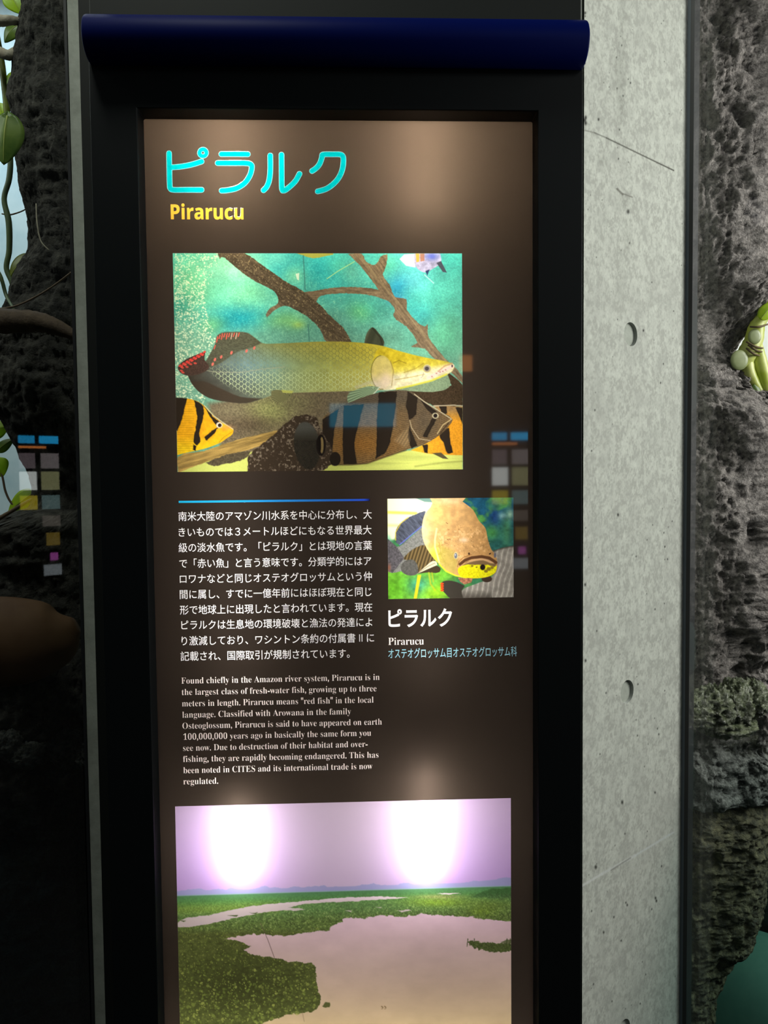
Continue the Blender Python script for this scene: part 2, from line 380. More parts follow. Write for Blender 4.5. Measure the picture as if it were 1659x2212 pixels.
pits = [(1362, 179, 2.2), (1357, 171, 1.6), (1346, 207, 2.2), (1333, 191, 2.2), (1332, 124, 2), (1343, 98, 2), (1338, 280, 2), (1293, 258, 3), (1357, 457, 4.5), (1336, 343, 2), (1360, 525, 2),
        (1390, 714, 2.6), (1408, 610, 1.6), (1455, 672, 1.5), (1334, 690, 1.4), (1433, 786, 1.8), (1427, 827, 2), (1285, 886, 2.2), (1278, 974, 2), (1335, 1112, 3.2), (1452, 1126, 1.5),
        (1410, 1134, 1.5), (1434, 1151, 1.6), (1436, 1181, 2.2), (1374, 1202, 1.8), (1442, 1208, 2), (1264, 1263, 3.2), (1415, 1316, 2), (1289, 1363, 2), (1265, 1427, 3.2), (1378, 1478, 2), (1436, 1492, 1.6),
        (1309, 1497, 2), (1374, 1555, 1.6), (1420, 1574, 2), (1423, 1586, 2), (1377, 1589, 2), (1296, 1629, 1.8), (1415, 1712, 2.4), (1344, 1733, 4), (1287, 1873, 4), (1350, 1801, 1.8),
        (1429, 1871, 2), (1416, 1940, 3), (1418, 1946, 3), (1352, 1950, 2.2), (1355, 1955, 2.6), (1278, 1968, 2), (1326, 1981, 2.2), (1304, 2014, 2.8), (1342, 2032, 2.2), (1408, 1964, 2), (1322, 2163, 2), (1383, 2168, 2), (1282, 2126, 2), (1395, 2105, 1.6),
        (1265, 254, 4), (1265, 266, 4), (1263, 260, 4), (1264, 137, 2), (1264, 28, 3), (1264, 35, 2), (1272, 1890, 1.5), (1260, 640, 2)]
rr_ = np.random.RandomState(5)
for i in range(70): pits.append((rr_.uniform(1265, 1475), rr_.uniform(0, 2212), rr_.uniform(0.8, 1.5)))
for (qx, qy, qr) in pits:
    near = (np.abs(px_ - qx) < 9) & (np.abs(py_ - qy) < 9)
    i_ = np.where(near)[0]
    if len(i_):
        d = np.hypot((px_[i_] - qx) * 1.5, (py_[i_] - qy) * 0.9)
        cc[i_] = mixc(cc[i_], (38, 38, 34), np.clip(1.5 - d / qr, 0, 1) * 0.92)
for (qx, qy, rx, ry, st) in ((1340, 150, 14, 60, 0.35), (1345, 40, 10, 60, 0.2), (1340, 230, 12, 50, 0.3), (1300, 345, 10, 10, 0.3), (1350, 430, 16, 20, 0.3), (1355, 520, 10, 40, 0.2), (1340, 610, 8, 40, 0.2)):
    cc = mixc(cc, (120, 122, 114), np.exp(-((px_ - qx) / rx) ** 2 - ((py_ - qy) / ry) ** 2) * st * (0.5 + mot))
def keep_face(c):
    t = (c[:, 0] - PC[0]) * dR[0] + (c[:, 1] - PC[1]) * dR[1]; k = np.ones(len(c), bool)
    for th, zh, rh in holes: k &= np.hypot(t - th, c[:, 2] - zh) > rh - 0.0002
    return k
grid_obj('angled_face', co, nt_, nz_, M['concrete'], pillar, cc, smooth=False, keep=keep_face)
for th, zh, rh in holes:                          # recessed cup with a mortar floor
    V, Fc = [], []; n = 40; dep = 0.0065
    for k in range(n):
        an = 2 * math.pi * k / n; t = th + rh * math.cos(an); z = zh + rh * math.sin(an)
        b = (PC[0] + dR[0] * t, PC[1] + dR[1] * t, z); V.append(b)
        t2 = th + rh * 0.93 * math.cos(an); z2 = zh + rh * 0.93 * math.sin(an)
        V.append((PC[0] + dR[0] * t2 - nrm[0] * dep, PC[1] + dR[1] * t2 - nrm[1] * dep, z2))
    for k in range(n):
        a, b = 2 * k, 2 * ((k + 1) % n); Fc.append((a, b, b + 1, a + 1))
    Fc.append(tuple(2 * k + 1 for k in range(n)))
    mesh_obj('tie_hole', V, Fc, M['mortar'], pillar)

# ---------------------------------------------------------------- painter for the printed pictures
def soften(pts):
    """closed outline with rounded curves; corners tighter than about 100 degrees stay sharp"""
    p = np.asarray(pts, float); a, b = np.roll(p, 1, 0), np.roll(p, -1, 0); u, w = p - a, b - p
    lu, lw = np.hypot(*u.T), np.hypot(*w.T); cosang = (u * w).sum(1) / (lu * lw + 1e-9)
    tan = (u / (lu[:, None] + 1e-9) + w / (lw[:, None] + 1e-9)); tan /= np.hypot(*tan.T)[:, None] + 1e-9; tan *= np.where(cosang > 0.15, 1, 0)[:, None]
    out = []
    for i in range(len(p)):
        j = (i + 1) % len(p); L_ = lw[i] * 0.9
        for t in (0, .34, .67):
            h = (2 * t ** 3 - 3 * t * t + 1, t ** 3 - 2 * t * t + t, -2 * t ** 3 + 3 * t * t, t ** 3 - t * t)
            m0 = tan[i] if tan[i].any() else w[i] / (lw[i] + 1e-9); m1 = tan[j] if tan[j].any() else w[i] / (lw[i] + 1e-9)
            out.append(h[0] * p[i] + h[1] * m0 * L_ + h[2] * p[j] + h[3] * m1 * L_)
    return out
def poly_mask(x, y, pts, fe=1.2, rough=0.0, rs=0.12, seed=0):
    """soft inside mask of a polygon; rough jitters the outline"""
    m = np.zeros(len(x))
    if len(pts) >= 6: pts = soften(pts)
    pts = np.asarray(pts, float); pad = fe * 2 + rough * 2 + 1
    sel = np.where((x > pts[:, 0].min() - pad) & (x < pts[:, 0].max() + pad) & (y > pts[:, 1].min() - pad) & (y < pts[:, 1].max() + pad))[0]
    if not len(sel): return m
    X, Y = x[sel], y[sel]
    if rough: 
        X = X + (fbm2(X * rs, Y * rs, 3, seed) - 0.5) * 2 * rough; Y = Y + (fbm2(X * rs + 31, Y * rs, 3, seed + 9) - 0.5) * 2 * rough
    d = np.full(len(sel), 1e9); ins = np.zeros(len(sel), bool); n = len(pts)
    for i in range(n):
        x0, y0 = pts[i]; x1, y1 = pts[(i + 1) % n]
        d = np.minimum(d, segdist(X, Y, x0, y0, x1, y1))
        if y0 != y1: ins ^= ((y0 > Y) != (y1 > Y)) & (X < (x1 - x0) * (Y - y0) / (y1 - y0) + x0)
    m[sel] = np.clip(0.5 + np.where(ins, d, -d) / fe, 0, 1)
    return m
class Paint:
    def __init__(s, x, y, base): s.x, s.y = x, y; s.c = np.tile(np.asarray(base, float), (len(x), 1))
    def mix(s, col, k):
        k = np.clip(k, 0, 1)[:, None]; s.c = s.c * (1 - k) + np.asarray(col, float) * k
    def blob(s, cx, cy, rx, ry, col, k=1.0): s.mix(col, np.exp(-((s.x - cx) / rx) ** 2 - ((s.y - cy) / ry) ** 2) * k)
    def poly(s, pts, col, k=1.0, fe=3.0, rough=0.0, rs=0.05, seed=0):
        m = poly_mask(s.x, s.y, pts, fe, rough, rs, seed) * k; s.mix(col, m); return m
    def ell(s, cx, cy, rx, ry, col, k=1.0, fe=0.15, rot=0.0):
        c, n = math.cos(rot), math.sin(rot); X, Y = s.x - cx, s.y - cy
        d = np.sqrt(((X * c + Y * n) / rx) ** 2 + ((-X * n + Y * c) / ry) ** 2)
        m = np.clip((1 - d) / fe + 0.5, 0, 1) * k; s.mix(col, m); return m
    def line(s, pts, w, col, k=1.0, soft=1.5):
        d = np.full(len(s.x), 1e9)
        for a, b in zip(pts[:-1], pts[1:]): d = np.minimum(d, segdist(s.x, s.y, a[0], a[1], b[0], b[1]))
        m = np.clip((w - d) / soft + 0.5, 0, 1) * k; s.mix(col, m); return m
    def gain(s, g, mask=None):
        g = g if mask is None else 1 + (g - 1) * mask
        s.c = np.clip(s.c * g[:, None], 0, 255)
    def dots(s, pts, rmin, rmax, col, k=0.9, asp=1.0, rs=None):
        """many small soft dots; pts from photo-space coordinates"""
        rs = rs or np.random.RandomState(3)
        order = np.argsort(s.y); ys = s.y[order]
        for (cx, cy) in pts:
            r = rs.uniform(rmin, rmax); a, b = np.searchsorted(ys, (cy - r * 2, cy + r * 2)); i = order[a:b]
            i = i[np.abs(s.x[i] - cx) < r * 2 * asp]
            if not len(i): continue
            d = np.hypot((s.x[i] - cx) / asp, s.y[i] - cy); w = (np.clip((r - d) / (r * 0.5) + 0.3, 0, 1) * k * rs.uniform(0.5, 1))[:, None]
            s.c[i] = s.c[i] * (1 - w) + np.asarray(col, float) * w

def picture_large(px, py):
    """pirarucu over two striped fish in a planted tank (crop coordinates, 2.5136 per pixel)"""
    x, y = (px - 360) * 2.5136, (py - 530) * 2.5136
    p = Paint(x, y, (95, 165, 145)); rs = np.random.RandomState(1)
    n1 = fbm2(x * 0.010, y * 0.012, 5, 1); n2 = fbm2(x * 0.045, y * 0.05, 4, 5); n3 = fbm2(x * 0.16, y * 0.16, 3, 8)
    p.mix((60, 180, 172), (1 - y / 500.0))
    p.mix((105, 150, 128), np.clip((y - 330) / 330, 0, 0.85))
    for b in ((150, 200, 150, 190, (105, 195, 135), .9), (420, 130, 200, 95, (165, 240, 195), .95), (330, 80, 120, 70, (160, 235, 180), .7), (430, 260, 150, 85, (125, 215, 160), .9), (390, 395, 185, 62, (22, 150, 165), .95),
              (60, 330, 60, 60, (40, 150, 130), .7), (300, 430, 90, 50, (20, 140, 160), .6), (150, 620, 120, 190, (122, 172, 142), .9), (250, 430, 70, 50, (120, 190, 110), .6), (650, 130, 120, 90, (35, 165, 178), .9), (600, 70, 60, 40, (110, 215, 200), .7),
              (700, 165, 70, 55, (125, 205, 160), .8), (655, 415, 120, 55, (112, 172, 95), .85), (715, 432, 35, 20, (165, 190, 70), .9), (600, 480, 90, 50, (85, 140, 122), .7), (830, 130, 70, 80, (25, 150, 160), .8), (910, 190, 120, 90, (38, 155, 158), .8),
              (940, 110, 60, 40, (70, 190, 165), .6), (1050, 365, 65, 52, (120, 205, 110), .85), (1090, 350, 130, 100, (35, 150, 150), .35), (900, 440, 150, 80, (85, 148, 135), .8), (1010, 150, 60, 60, (90, 150, 130), .6), (1300, 110, 190, 110, (90, 205, 205), .9),
              (1200, 110, 60, 60, (90, 205, 160), .6), (1340, 205, 95, 60, (105, 205, 232), .9), (1255, 235, 60, 70, (30, 150, 205), .85), (1265, 295, 40, 20, (60, 120, 220), .7), (1330, 330, 60, 90, (60, 190, 190), .7), (1480, 300, 150, 140, (82, 195, 178), .9),
              (1400, 390, 80, 70, (40, 165, 185), .6), (1510, 480, 110, 130, (92, 178, 138), .85), (1560, 90, 70, 60, (60, 175, 170), .6), (1320, 520, 70, 60, (85, 150, 130), .8)):
        p.blob(*b)
    p.mix((118, 198, 165), np.full(len(x), .16)); p.gain(0.84 + 0.34 * n1); p.gain(0.86 + 0.28 * n3)
    p.mix((190, 225, 170), np.clip((n3 - 0.62) * 4, 0, 1) * np.exp(-((x - 760) / 620) ** 2 - ((y - 320) / 220) ** 2) * 0.5)
    for l in (((742, 55), (746, 130), (752, 240)), ((768, 430), (774, 520)), ((806, 790), (818, 880), (820, 960))): p.line(l, 3.2, (55, 105, 100), 0.6, 3)
    p.poly([(700, 155), (720, 150), (718, 190), (708, 185)], (225, 240, 215), 0.9); p.line([(870, 182), (930, 140), (1020, 88)], 2.2, (170, 215, 140), .9)
    p.poly([(695, 40), (905, 40), (905, 52), (800, 70), (760, 62)], (175, 165, 62), .9, rough=5)
    # murky ground behind the fish
    p.poly([(225, 860), (330, 840), (560, 800), (800, 780), (1000, 780), (1000, 1100), (300, 1100)], (112, 98, 76), 0.95, 30)
    p.blob(560, 900, 130, 90, (150, 158, 95), .8); p.blob(450, 970, 150, 50, (82, 70, 55), .7); p.blob(700, 850, 110, 50, (120, 118, 82), .6); p.blob(330, 900, 100, 40, (125, 118, 90), .6)
    msk = poly_mask(x, y, [(225, 860), (330, 840), (560, 800), (800, 780), (1000, 780), (1000, 1100), (300, 1100)], 30)
    p.gain(0.72 + 0.56 * n3, msk)
    # bubbles
    pts = []
    for i in range(1500):
        a = rs.uniform(45, 880); w = 200 + 35 * math.sin(a * 0.012 + 1); 
        pts.append((45 + w * rs.uniform(0, 1) ** 1.25, a))
    p.dots(pts, 2.0, 5.2, (228, 240, 200), .85, 1.15, rs)
    # branches
    bark = (116, 101, 78)
    def branch(pts, along, seed):
        m = p.poly(pts, bark, 1, 3, 3.0, .08, seed)
        ca, sa = math.cos(along), math.sin(along); u, v = x * ca + y * sa, -x * sa + y * ca
        s = fbm2(u * 0.02, v * 0.16, 4, seed + 2); q = fbm2(x * .11, y * .11, 3, seed + 4)
        p.gain(0.74 + 0.60 * s + 0.35 * (q - .5), m); return m, v
    branch([(740, 255), (830, 243), (900, 230), (1060, 228), (1145, 240), (1195, 262), (1200, 302), (1130, 276), (1050, 264), (900, 264), (825, 282), (812, 310), (770, 290)], 0.05, 21)
    m, v = branch([(278, 42), (420, 42), (520, 108), (640, 192), (742, 250), (830, 320), (880, 375), (960, 450), (1005, 525), (870, 525), (832, 455), (780, 400), (700, 350), (645, 328), (590, 350), (545, 393), (540, 375), (558, 345), (605, 312), (600, 270), (570, 240), (480, 195), (400, 140), (350, 98), (300, 62), (287, 74)], 0.62, 25)
    p.gain(0.7 + 0.3 * np.clip((x - (y * 1.35 + 215)) / -60, 0, 1), m); p.mix((165, 150, 110), m * np.clip((n3 - .60) * 6, 0, 1) * np.clip((x - (y * 1.3 + 220)) / 40 + .3, 0, 1) * .7)
    branch([(986, 46), (1060, 46), (1085, 90), (1130, 105), (1165, 60), (1200, 46), (1190, 120), (1174, 160), (1210, 212), (1242, 282), (1300, 292), (1305, 350), (1345, 400), (1398, 440), (1418, 428), (1420, 490), (1460, 552), (1520, 622), (1606, 712), (1606, 752), (1500, 645), (1440, 605), (1402, 562), (1325, 552), (1362, 530), (1345, 495), (1300, 440), (1228, 380), (1240, 350), (1190, 290), (1120, 200), (1060, 120)], 0.93, 29)
    p.line([(1060, 70), (1150, 190), (1270, 330), (1400, 490), (1520, 640)], 5, (165, 150, 110), .35, 10)
    m = p.poly([(1500, 655), (1530, 690), (1606, 760), (1606, 872), (1450, 872), (1290, 780), (1440, 790), (1545, 760)], (66, 54, 40), 1, 4, 4); p.gain(0.7 + .6 * n3, m)
    m = p.poly([(1215, 782), (1380, 740), (1522, 690), (1540, 760), (1500, 788), (1330, 792)], (128, 150, 118), 1, 3); p.gain(.85 + .3 * n3, m)
    # small bright fish, top right
    p.poly([(1265, 75), (1290, 50), (1350, 46), (1350, 120), (1300, 110)], (235, 250, 240), .95, 6)
    m = p.poly([(1345, 44), (1485, 44), (1490, 92), (1440, 130), (1400, 148), (1350, 112)], (165, 165, 195), 1, 3); p.gain(.7 + .6 * n2, m)
    p.poly([(1352, 44), (1372, 44), (1372, 88), (1356, 92)], (215, 165, 60), .9); p.poly([(1376, 44), (1400, 44), (1400, 84), (1378, 88)], (170, 110, 70), .8); p.blob(1440, 60, 34, 20, (80, 100, 205), .8)
    p.poly([(1465, 95), (1490, 85), (1522, 148), (1500, 145)], (70, 72, 85), .95); p.poly([(1405, 140), (1428, 130), (1415, 165)], (40, 55, 90), .95); p.line([(1400, 160), (1450, 205)], 3, (210, 235, 235), .6)
    # fin showing above the back
    m = p.poly([(1072, 535), (1085, 480), (1112, 446), (1122, 446), (1148, 472), (1182, 525), (1178, 548)], (82, 86, 66), 1, 3); p.gain(.7 + .6 * vn2(x * .05 + y * .02, y * .01, 3), m)
    p.line([(1118, 450), (1160, 500), (1172, 540)], 4, (50, 52, 40), .8)
    # big fish
    body = [(205, 640), (235, 590), (262, 540), (275, 490), (300, 475), (360, 470), (440, 476), (480, 503), (515, 530), (600, 533), (760, 525), (900, 522), (1050, 528), (1180, 548), (1260, 573), (1360, 600), (1450, 618), (1530, 634), (1560, 650), (1552, 680), (1520, 702), (1440, 735), (1330, 762), (1250, 780), (1160, 786), (1000, 791), (850, 796), (700, 800), (620, 802), (570, 815), (500, 840), (430, 857), (330, 850), (230, 828), (170, 790), (130, 740), (112, 700), (150, 690)]
    B = poly_mask(x, y, body, 3.0)
    t = np.clip((x - 120) / 1050, 0, 1)
    c = np.zeros((len(x), 3)); xs = [0, .15, .3, .45, .6, .75, .9, 1.0]
    top = np.array([(72, 70, 56), (88, 92, 78), (112, 122, 96), (136, 138, 78), (152, 148, 70), (165, 158, 66), (178, 165, 55), (190, 175, 50)], float)
    mid = np.array([(66, 62, 52), (92, 102, 96), (112, 142, 142), (128, 160, 140), (150, 165, 105), (168, 172, 88), (180, 176, 80), (195, 185, 80)], float)
    low = np.array([(58, 52, 44), (66, 62, 52), (92, 100, 88), (130, 150, 120), (158, 170, 112), (176, 180, 105), (190, 188, 110), (215, 205, 150)], float)
    v = np.clip((y - 525) / 275, 0, 1)
    for k in range(3):
        a, b, d = [np.interp(t, xs, q[:, k]) for q in (top, mid, low)]
        c[:, k] = np.where(v < .45, a + (b - a) * np.clip(v / .45, 0, 1), b + (d - b) * np.clip((v - .45) / .55, 0, 1))
    p.c = p.c * (1 - B[:, None]) + c * B[:, None]
    p.gain(.9 + .2 * n2, B)
    pu, pv, rs_ = 36.0, 13.0, 22.0                     # scales, those nearer the head lie on top
    yy = y - 10 * np.sin((x - 250) / 300.0); best = np.full(len(x), -1e9); edge = np.zeros(len(x)); row = np.floor(yy / pv)
    for dr in (-2, -1, 0, 1, 2):
        r = row + dr; off = np.where(r % 2 == 0, 0, .5) * pu; base = np.floor((x - off) / pu) * pu + off
        for sh in (0, pu):
            cx_ = base + sh; d = np.hypot((x - cx_), (yy - (r + .5) * pv) * 1.35); ok = (d < rs_) & (cx_ > best) & (x < cx_)
            edge = np.where(ok, np.clip(1.25 - (rs_ - d) / 3.0, 0, 1), edge); best = np.where(ok, cx_, best)
    inb = poly_mask(x, y, [(210, 650), (330, 580), (520, 545), (760, 532), (1050, 536), (1150, 560), (1115, 640), (1130, 775), (900, 790), (640, 792), (480, 822), (420, 800), (300, 740)], 25)
    p.mix((205, 222, 165), edge * inb * np.clip((y - 560) / 130, 0.22, 1) * np.where(y > 690, 1.0, .7)); p.mix((75, 84, 58), edge * inb * np.clip((700 - y) / 90, 0, 1) * .6)
    p.line([(180, 672), (260, 688), (400, 690), (520, 672), (640, 660)], 2.5, (165, 165, 135), .6, 3)
    p.poly([(130, 742), (200, 738), (280, 772), (400, 822), (520, 832), (430, 857), (330, 850), (230, 828), (170, 790)], (66, 56, 45), .9, 6)
    m = p.poly([(205, 640), (235, 590), (262, 540), (275, 490), (300, 475), (360, 470), (440, 476), (480, 503), (515, 530), (470, 552), (380, 580), (290, 640), (230, 660)], (80, 80, 62), .88, 8)
    p.gain(.72 + .56 * fbm2(x * .12, y * .25, 3, 12), m)
    for a in range(11): 
        q = 262 + a * 13; yb = np.interp(q, [262, 275, 300, 400], [540, 492, 476, 472]); p.line([(q + 2, yb + 4), (q - 4, yb + 22 + (12 if a % 2 else 0))], 2.6, (222, 90, 76) if a not in (7, 9) else (200, 165, 140), .9)
    for (a, b) in ((434, 573), (476, 557), (352, 583), (296, 606), (250, 645), (262, 620), (200, 640)): p.ell(a, b, 6, 10, (222, 110, 96), .9, .4, .4)
    m = p.poly([(60, 662), (100, 622), (150, 598), (213, 574), (206, 622), (232, 660), (200, 690), (115, 707), (75, 692)], (72, 56, 48), 1, 3); p.gain(.75 + .5 * n3, m)
    for a in range(15): p.ell(72 + a * 9.5, 656 - a * 5.3 + (7 if a % 2 else -3), 9, 5, (226, 72, 62), .95, .4, -.6)
    for (a, b) in ((85, 664), (110, 660), (80, 680), (130, 645), (155, 640), (100, 648), (88, 690)): p.ell(a, b, 9, 5, (215, 82, 70), .9, .4, .2)
    # head
    H = poly_mask(x, y, [(1150, 560), (1260, 575), (1360, 600), (1450, 618), (1530, 634), (1560, 650), (1552, 680), (1520, 702), (1440, 735), (1330, 762), (1250, 780), (1170, 785), (1125, 750), (1110, 690), (1120, 630)], 8)
    p.mix((200, 180, 42), H * np.clip((720 - y - (x - 1200) * .18) / 90, 0, 1) * .9)
    p.mix((228, 220, 182), H * np.clip((y - 690 + (x - 1230) * .18) / 26, 0, 1) * .9)
    p.gain(.78 + .42 * fbm2(x * .05, y * .06, 4, 17), H)
    p.line([(1230, 640), (1260, 625), (1300, 640)], 3, (130, 115, 35), .6); p.line([(1290, 690), (1350, 670), (1395, 640)], 3, (150, 130, 45), .5); p.line([(1240, 730), (1330, 715), (1400, 700)], 3, (165, 150, 80), .5)
    p.line([(1250, 779), (1330, 762), (1440, 734), (1520, 700)], 5, (205, 205, 70), .9, 5)
    m = p.ell(1168, 690, 58, 92, (205, 190, 112), .95, .08); p.mix((222, 208, 182), m * np.clip((y - 690) / 60, 0, 1) * .9); p.gain(.88 + .24 * n2, m)
    for a in range(24):
        an = math.radians(95 + a * 7.6); b = math.radians(95 + (a + 1) * 7.6)
        p.line([(1168 + 58 * math.cos(an), 690 - 92 * math.sin(an)), (1168 + 58 * math.cos(b), 690 - 92 * math.sin(b))], 2.4, (120, 118, 55), .8)
    p.line([(1215, 630), (1232, 680), (1222, 760)], 3, (150, 130, 80), .6); p.blob(1190, 720, 30, 40, (228, 205, 190), .5)
    p.line([(1420, 718), (1480, 690), (1552, 655)], 9, (232, 205, 195), .9, 8); p.line([(1475, 684), (1510, 655), (1550, 640)], 4, (185, 140, 110), .7, 4); p.ell(1550, 655, 5, 8, (80, 60, 60), .9)
    for (a, b) in ((1465, 695), (1485, 688), (1500, 684), (1515, 676), (1440, 712)): p.ell(a, b, 5, 4, (170, 120, 110), .7)
    p.line([(1395, 690), (1390, 712), (1380, 720)], 2, (150, 140, 140), .7)
    p.ell(1414, 669, 23, 23, (198, 188, 120), 1, .1); p.ell(1414, 669, 18, 18, (150, 140, 125), 1, .1); p.ell(1413, 669, 11, 11, (72, 66, 66), 1, .2)
    # fins under the body
    for poly, cx, cy, a0, a1, col in (([(1158, 770), (1130, 800), (1080, 850), (1022, 873), (990, 862), (983, 812), (1040, 780), (1110, 764)], 1150, 772, 2.55, 3.1, (128, 152, 118)), ([(568, 790), (600, 784), (690, 803), (650, 840), (602, 856), (572, 838)], 680, 800, 2.5, 3.2, (112, 112, 76))):
        m = p.poly(poly, col, 1, 3); an = np.arctan2(y - cy, cx - x); p.gain(.78 + .44 * (0.5 + 0.5 * np.sin(an * 70)), m)
    p.line([(1158, 768), (1130, 800), (1080, 850), (1022, 873)], 3, (205, 212, 190), .9); p.line([(1030, 770), (1110, 742), (1140, 762)], 8, (190, 185, 165), .5, 10); p.poly([(622, 785), (690, 790), (680, 804), (630, 800)], (185, 190, 95), .9)
    # log and sand
    p.poly([(62, 1235), (62, 1180), (300, 1150), (470, 1120), (900, 1190), (1100, 1160), (1300, 1115), (1607, 1115), (1607, 1240)], (205, 215, 112), 1, 8)
    S = poly_mask(x, y, [(850, 1190), (1100, 1160), (1300, 1115), (1607, 1115), (1607, 1240), (850, 1240)], 8); p.gain(.88 + .24 * fbm2(x * .006, y * .06, 4, 30), S)
    p.line([(1350, 1200), (1500, 1180), (1607, 1172)], 5, (150, 155, 80), .6, 8)
    m = p.poly([(62, 1148), (200, 1118), (330, 1072), (480, 1032), (612, 1000), (605, 1030), (480, 1098), (330, 1140), (150, 1200), (65, 1235)], (168, 140, 78), 1, 4, 3)
    p.gain(.6 + .75 * fbm2((x * .96 - y * -.26) * .012, (y + x * .27) * .10, 4, 33), m)
    m = p.poly([(215, 1185), (260, 1160), (350, 1130), (455, 1115), (440, 1150), (330, 1185), (250, 1198)], (84, 76, 58), 1, 4, 6); p.gain(.7 + .6 * n3, m)
    # orange fish at the right edge
    m = p.poly([(1450, 872), (1607, 876), (1607, 1140), (1430, 1132), (1325, 1112), (1400, 1080), (1480, 1030), (1548, 960)], (228, 158, 42), 1, 3)
    p.mix((150, 120, 78), m * np.clip((960 - y) / 70, 0, 1)); p.mix((235, 190, 50), m * np.clip((1450 - x) / 60, 0, 1) * .6); p.gain(.85 + .3 * n3, m)
    for q in ([(1478, 874), (1518, 874), (1524, 912), (1500, 925)], [(1568, 880), (1607, 880), (1607, 970), (1590, 930)], [(1500, 1000), (1535, 990), (1540, 1060), (1555, 1125), (1525, 1130), (1505, 1075), (1480, 1035)], [(1388, 1085), (1420, 1080), (1418, 1128), (1400, 1125)]): p.poly(q, (48, 40, 32), 1, 4, 3)
    p.poly([(1440, 1128), (1490, 1125), (1530, 1160), (1500, 1158)], (88, 80, 55), 1, 3); p.line([(1450, 872), (1560, 868), (1607, 872)], 3, (200, 190, 160), .8)
    # big grey striped fish
    dat = [(850, 935), (950, 872), (1000, 850), (1150, 800), (1300, 788), (1345, 805), (1400, 848), (1480, 900), (1552, 945), (1545, 965), (1482, 1030), (1400, 1080), (1300, 1110), (1180, 1152), (1080, 1185), (1000, 1190), (880, 1192), (865, 1100)]
    D = p.poly(dat, (128, 104, 70), 1, 3)
    p.mix((98, 88, 72), D * np.clip((900 - y) / 90 + .2, 0, .9)); p.mix((160, 114, 55), D * np.exp(-((x - 1050) / 200) ** 2 - ((y - 1080) / 80) ** 2) * .9); p.mix((100, 88, 70), D * np.exp(-((x - 1400) / 90) ** 2 - ((y - 950) / 110) ** 2) * .9)
    wv = np.sin((y + 8 * np.sin(x * .05)) * 0.62 + x * .05); p.gain(.86 + .3 * np.clip(wv, -1, 1) * .4 + .3 * (n3 - .5), D)
    for q in ([(845, 945), (935, 888), (912, 990), (900, 1110), (850, 1140)], [(962, 870), (1072, 862), (1045, 960), (1020, 1080), (1035, 1188), (960, 1188), (955, 1080), (958, 960)], [(1152, 798), (1252, 792), (1232, 960), (1192, 1120), (1135, 1160), (1140, 1050), (1142, 930)], [(1308, 792), (1362, 828), (1355, 920), (1318, 950), (1300, 870)], [(1318, 980), (1330, 1010), (1362, 1088), (1330, 1105), (1308, 1040)], [(1372, 830), (1420, 868), (1468, 905), (1450, 925), (1408, 885)], [(1442, 938), (1465, 945), (1415, 1042), (1388, 1038)]): p.poly(q, (44, 37, 30), 1, 4, 3.5, .06)
    p.line([(1345, 808), (1400, 850), (1480, 900), (1545, 942)], 3, (190, 180, 150), .8); p.line([(1320, 950), (1330, 990), (1370, 1050), (1430, 1060)], 2.6, (185, 172, 140), .7); p.line([(1545, 945), (1500, 975), (1470, 1022)], 3, (200, 180, 130), .8); p.line([(1530, 965), (1485, 1020)], 3, (60, 48, 36), .8)
    p.ell(1459, 925, 18, 16, (178, 170, 140), 1, .15); p.ell(1459, 925, 11, 11, (38, 32, 30), 1, .15)
    m = p.poly([(1235, 1060), (1310, 985), (1320, 1060), (1300, 1100)], (150, 130, 95), .5, 14); p.gain(.8 + .4 * (.5 + .5 * np.sin((x + y * .6) * .35)), m)
    p.line([(900, 1192), (1000, 1192), (1090, 1184), (1180, 1152), (1300, 1112)], 4, (70, 58, 40), .6, 6)
    # speckled rock with a smooth dark shape
    Rk = p.poly([(440, 1190), (448, 1140), (530, 1072), (600, 1010), (660, 955), (700, 928), (760, 918), (812, 935), (835, 990), (860, 1040), (905, 1130), (890, 1195), (780, 1240), (440, 1240)], (60, 50, 40), 1, 4, 8, .05)
    p.mix((150, 138, 118), Rk * np.clip((fbm2(x * .09, y * .09, 4, 41) - .56) * 6, 0, 1) * .75)
    m = p.ell(762, 1088, 70, 130, (48, 45, 38), 1, .06, -.12); p.mix((84, 86, 80), m * np.clip((1060 - y) / 70, 0, 1) * .8)
    p.ell(838, 1085, 26, 56, (32, 27, 24), 1, .1); p.ell(842, 1085, 10, 44, (150, 130, 85), .8, .2); p.ell(830, 1085, 9, 46, (28, 24, 22), 1, .2); p.ell(915, 1160, 30, 38, (42, 36, 30), 1, .1)
    # yellow striped fish, left
    Y = p.poly([(50, 828), (120, 833), (170, 848), (215, 880), (255, 928), (302, 965), (362, 1000), (356, 1026), (330, 1045), (290, 1072), (200, 1105), (110, 1125), (58, 1138)], (236, 172, 32), 1, 3)
    p.mix((246, 208, 36), Y * np.clip((y - 1030) / 70, 0, 1) * .9); p.gain(.86 + .28 * n2, Y); p.gain(.97 + .05 * np.sin(y * .5), Y * (x < 150))
    for q in ([(50, 826), (112, 832), (98, 885), (78, 960), (58, 1010), (50, 1000)], [(150, 842), (200, 872), (192, 960), (176, 1020), (182, 1065), (165, 1088), (148, 1070), (156, 1000), (165, 930)], [(200, 868), (250, 928), (298, 965), (275, 985), (235, 930)], [(285, 985), (258, 1022), (218, 1060), (204, 1044), (250, 1002)], [(145, 1080), (162, 1090), (158, 1115), (142, 1108)]): p.poly(q, (46, 38, 30), 1, 4, 3.5, .07)
    p.line([(205, 870), (255, 925), (305, 962), (360, 998)], 3, (205, 205, 160), .8); p.line([(360, 1010), (310, 1042), (285, 1070)], 2.5, (170, 140, 30), .8)
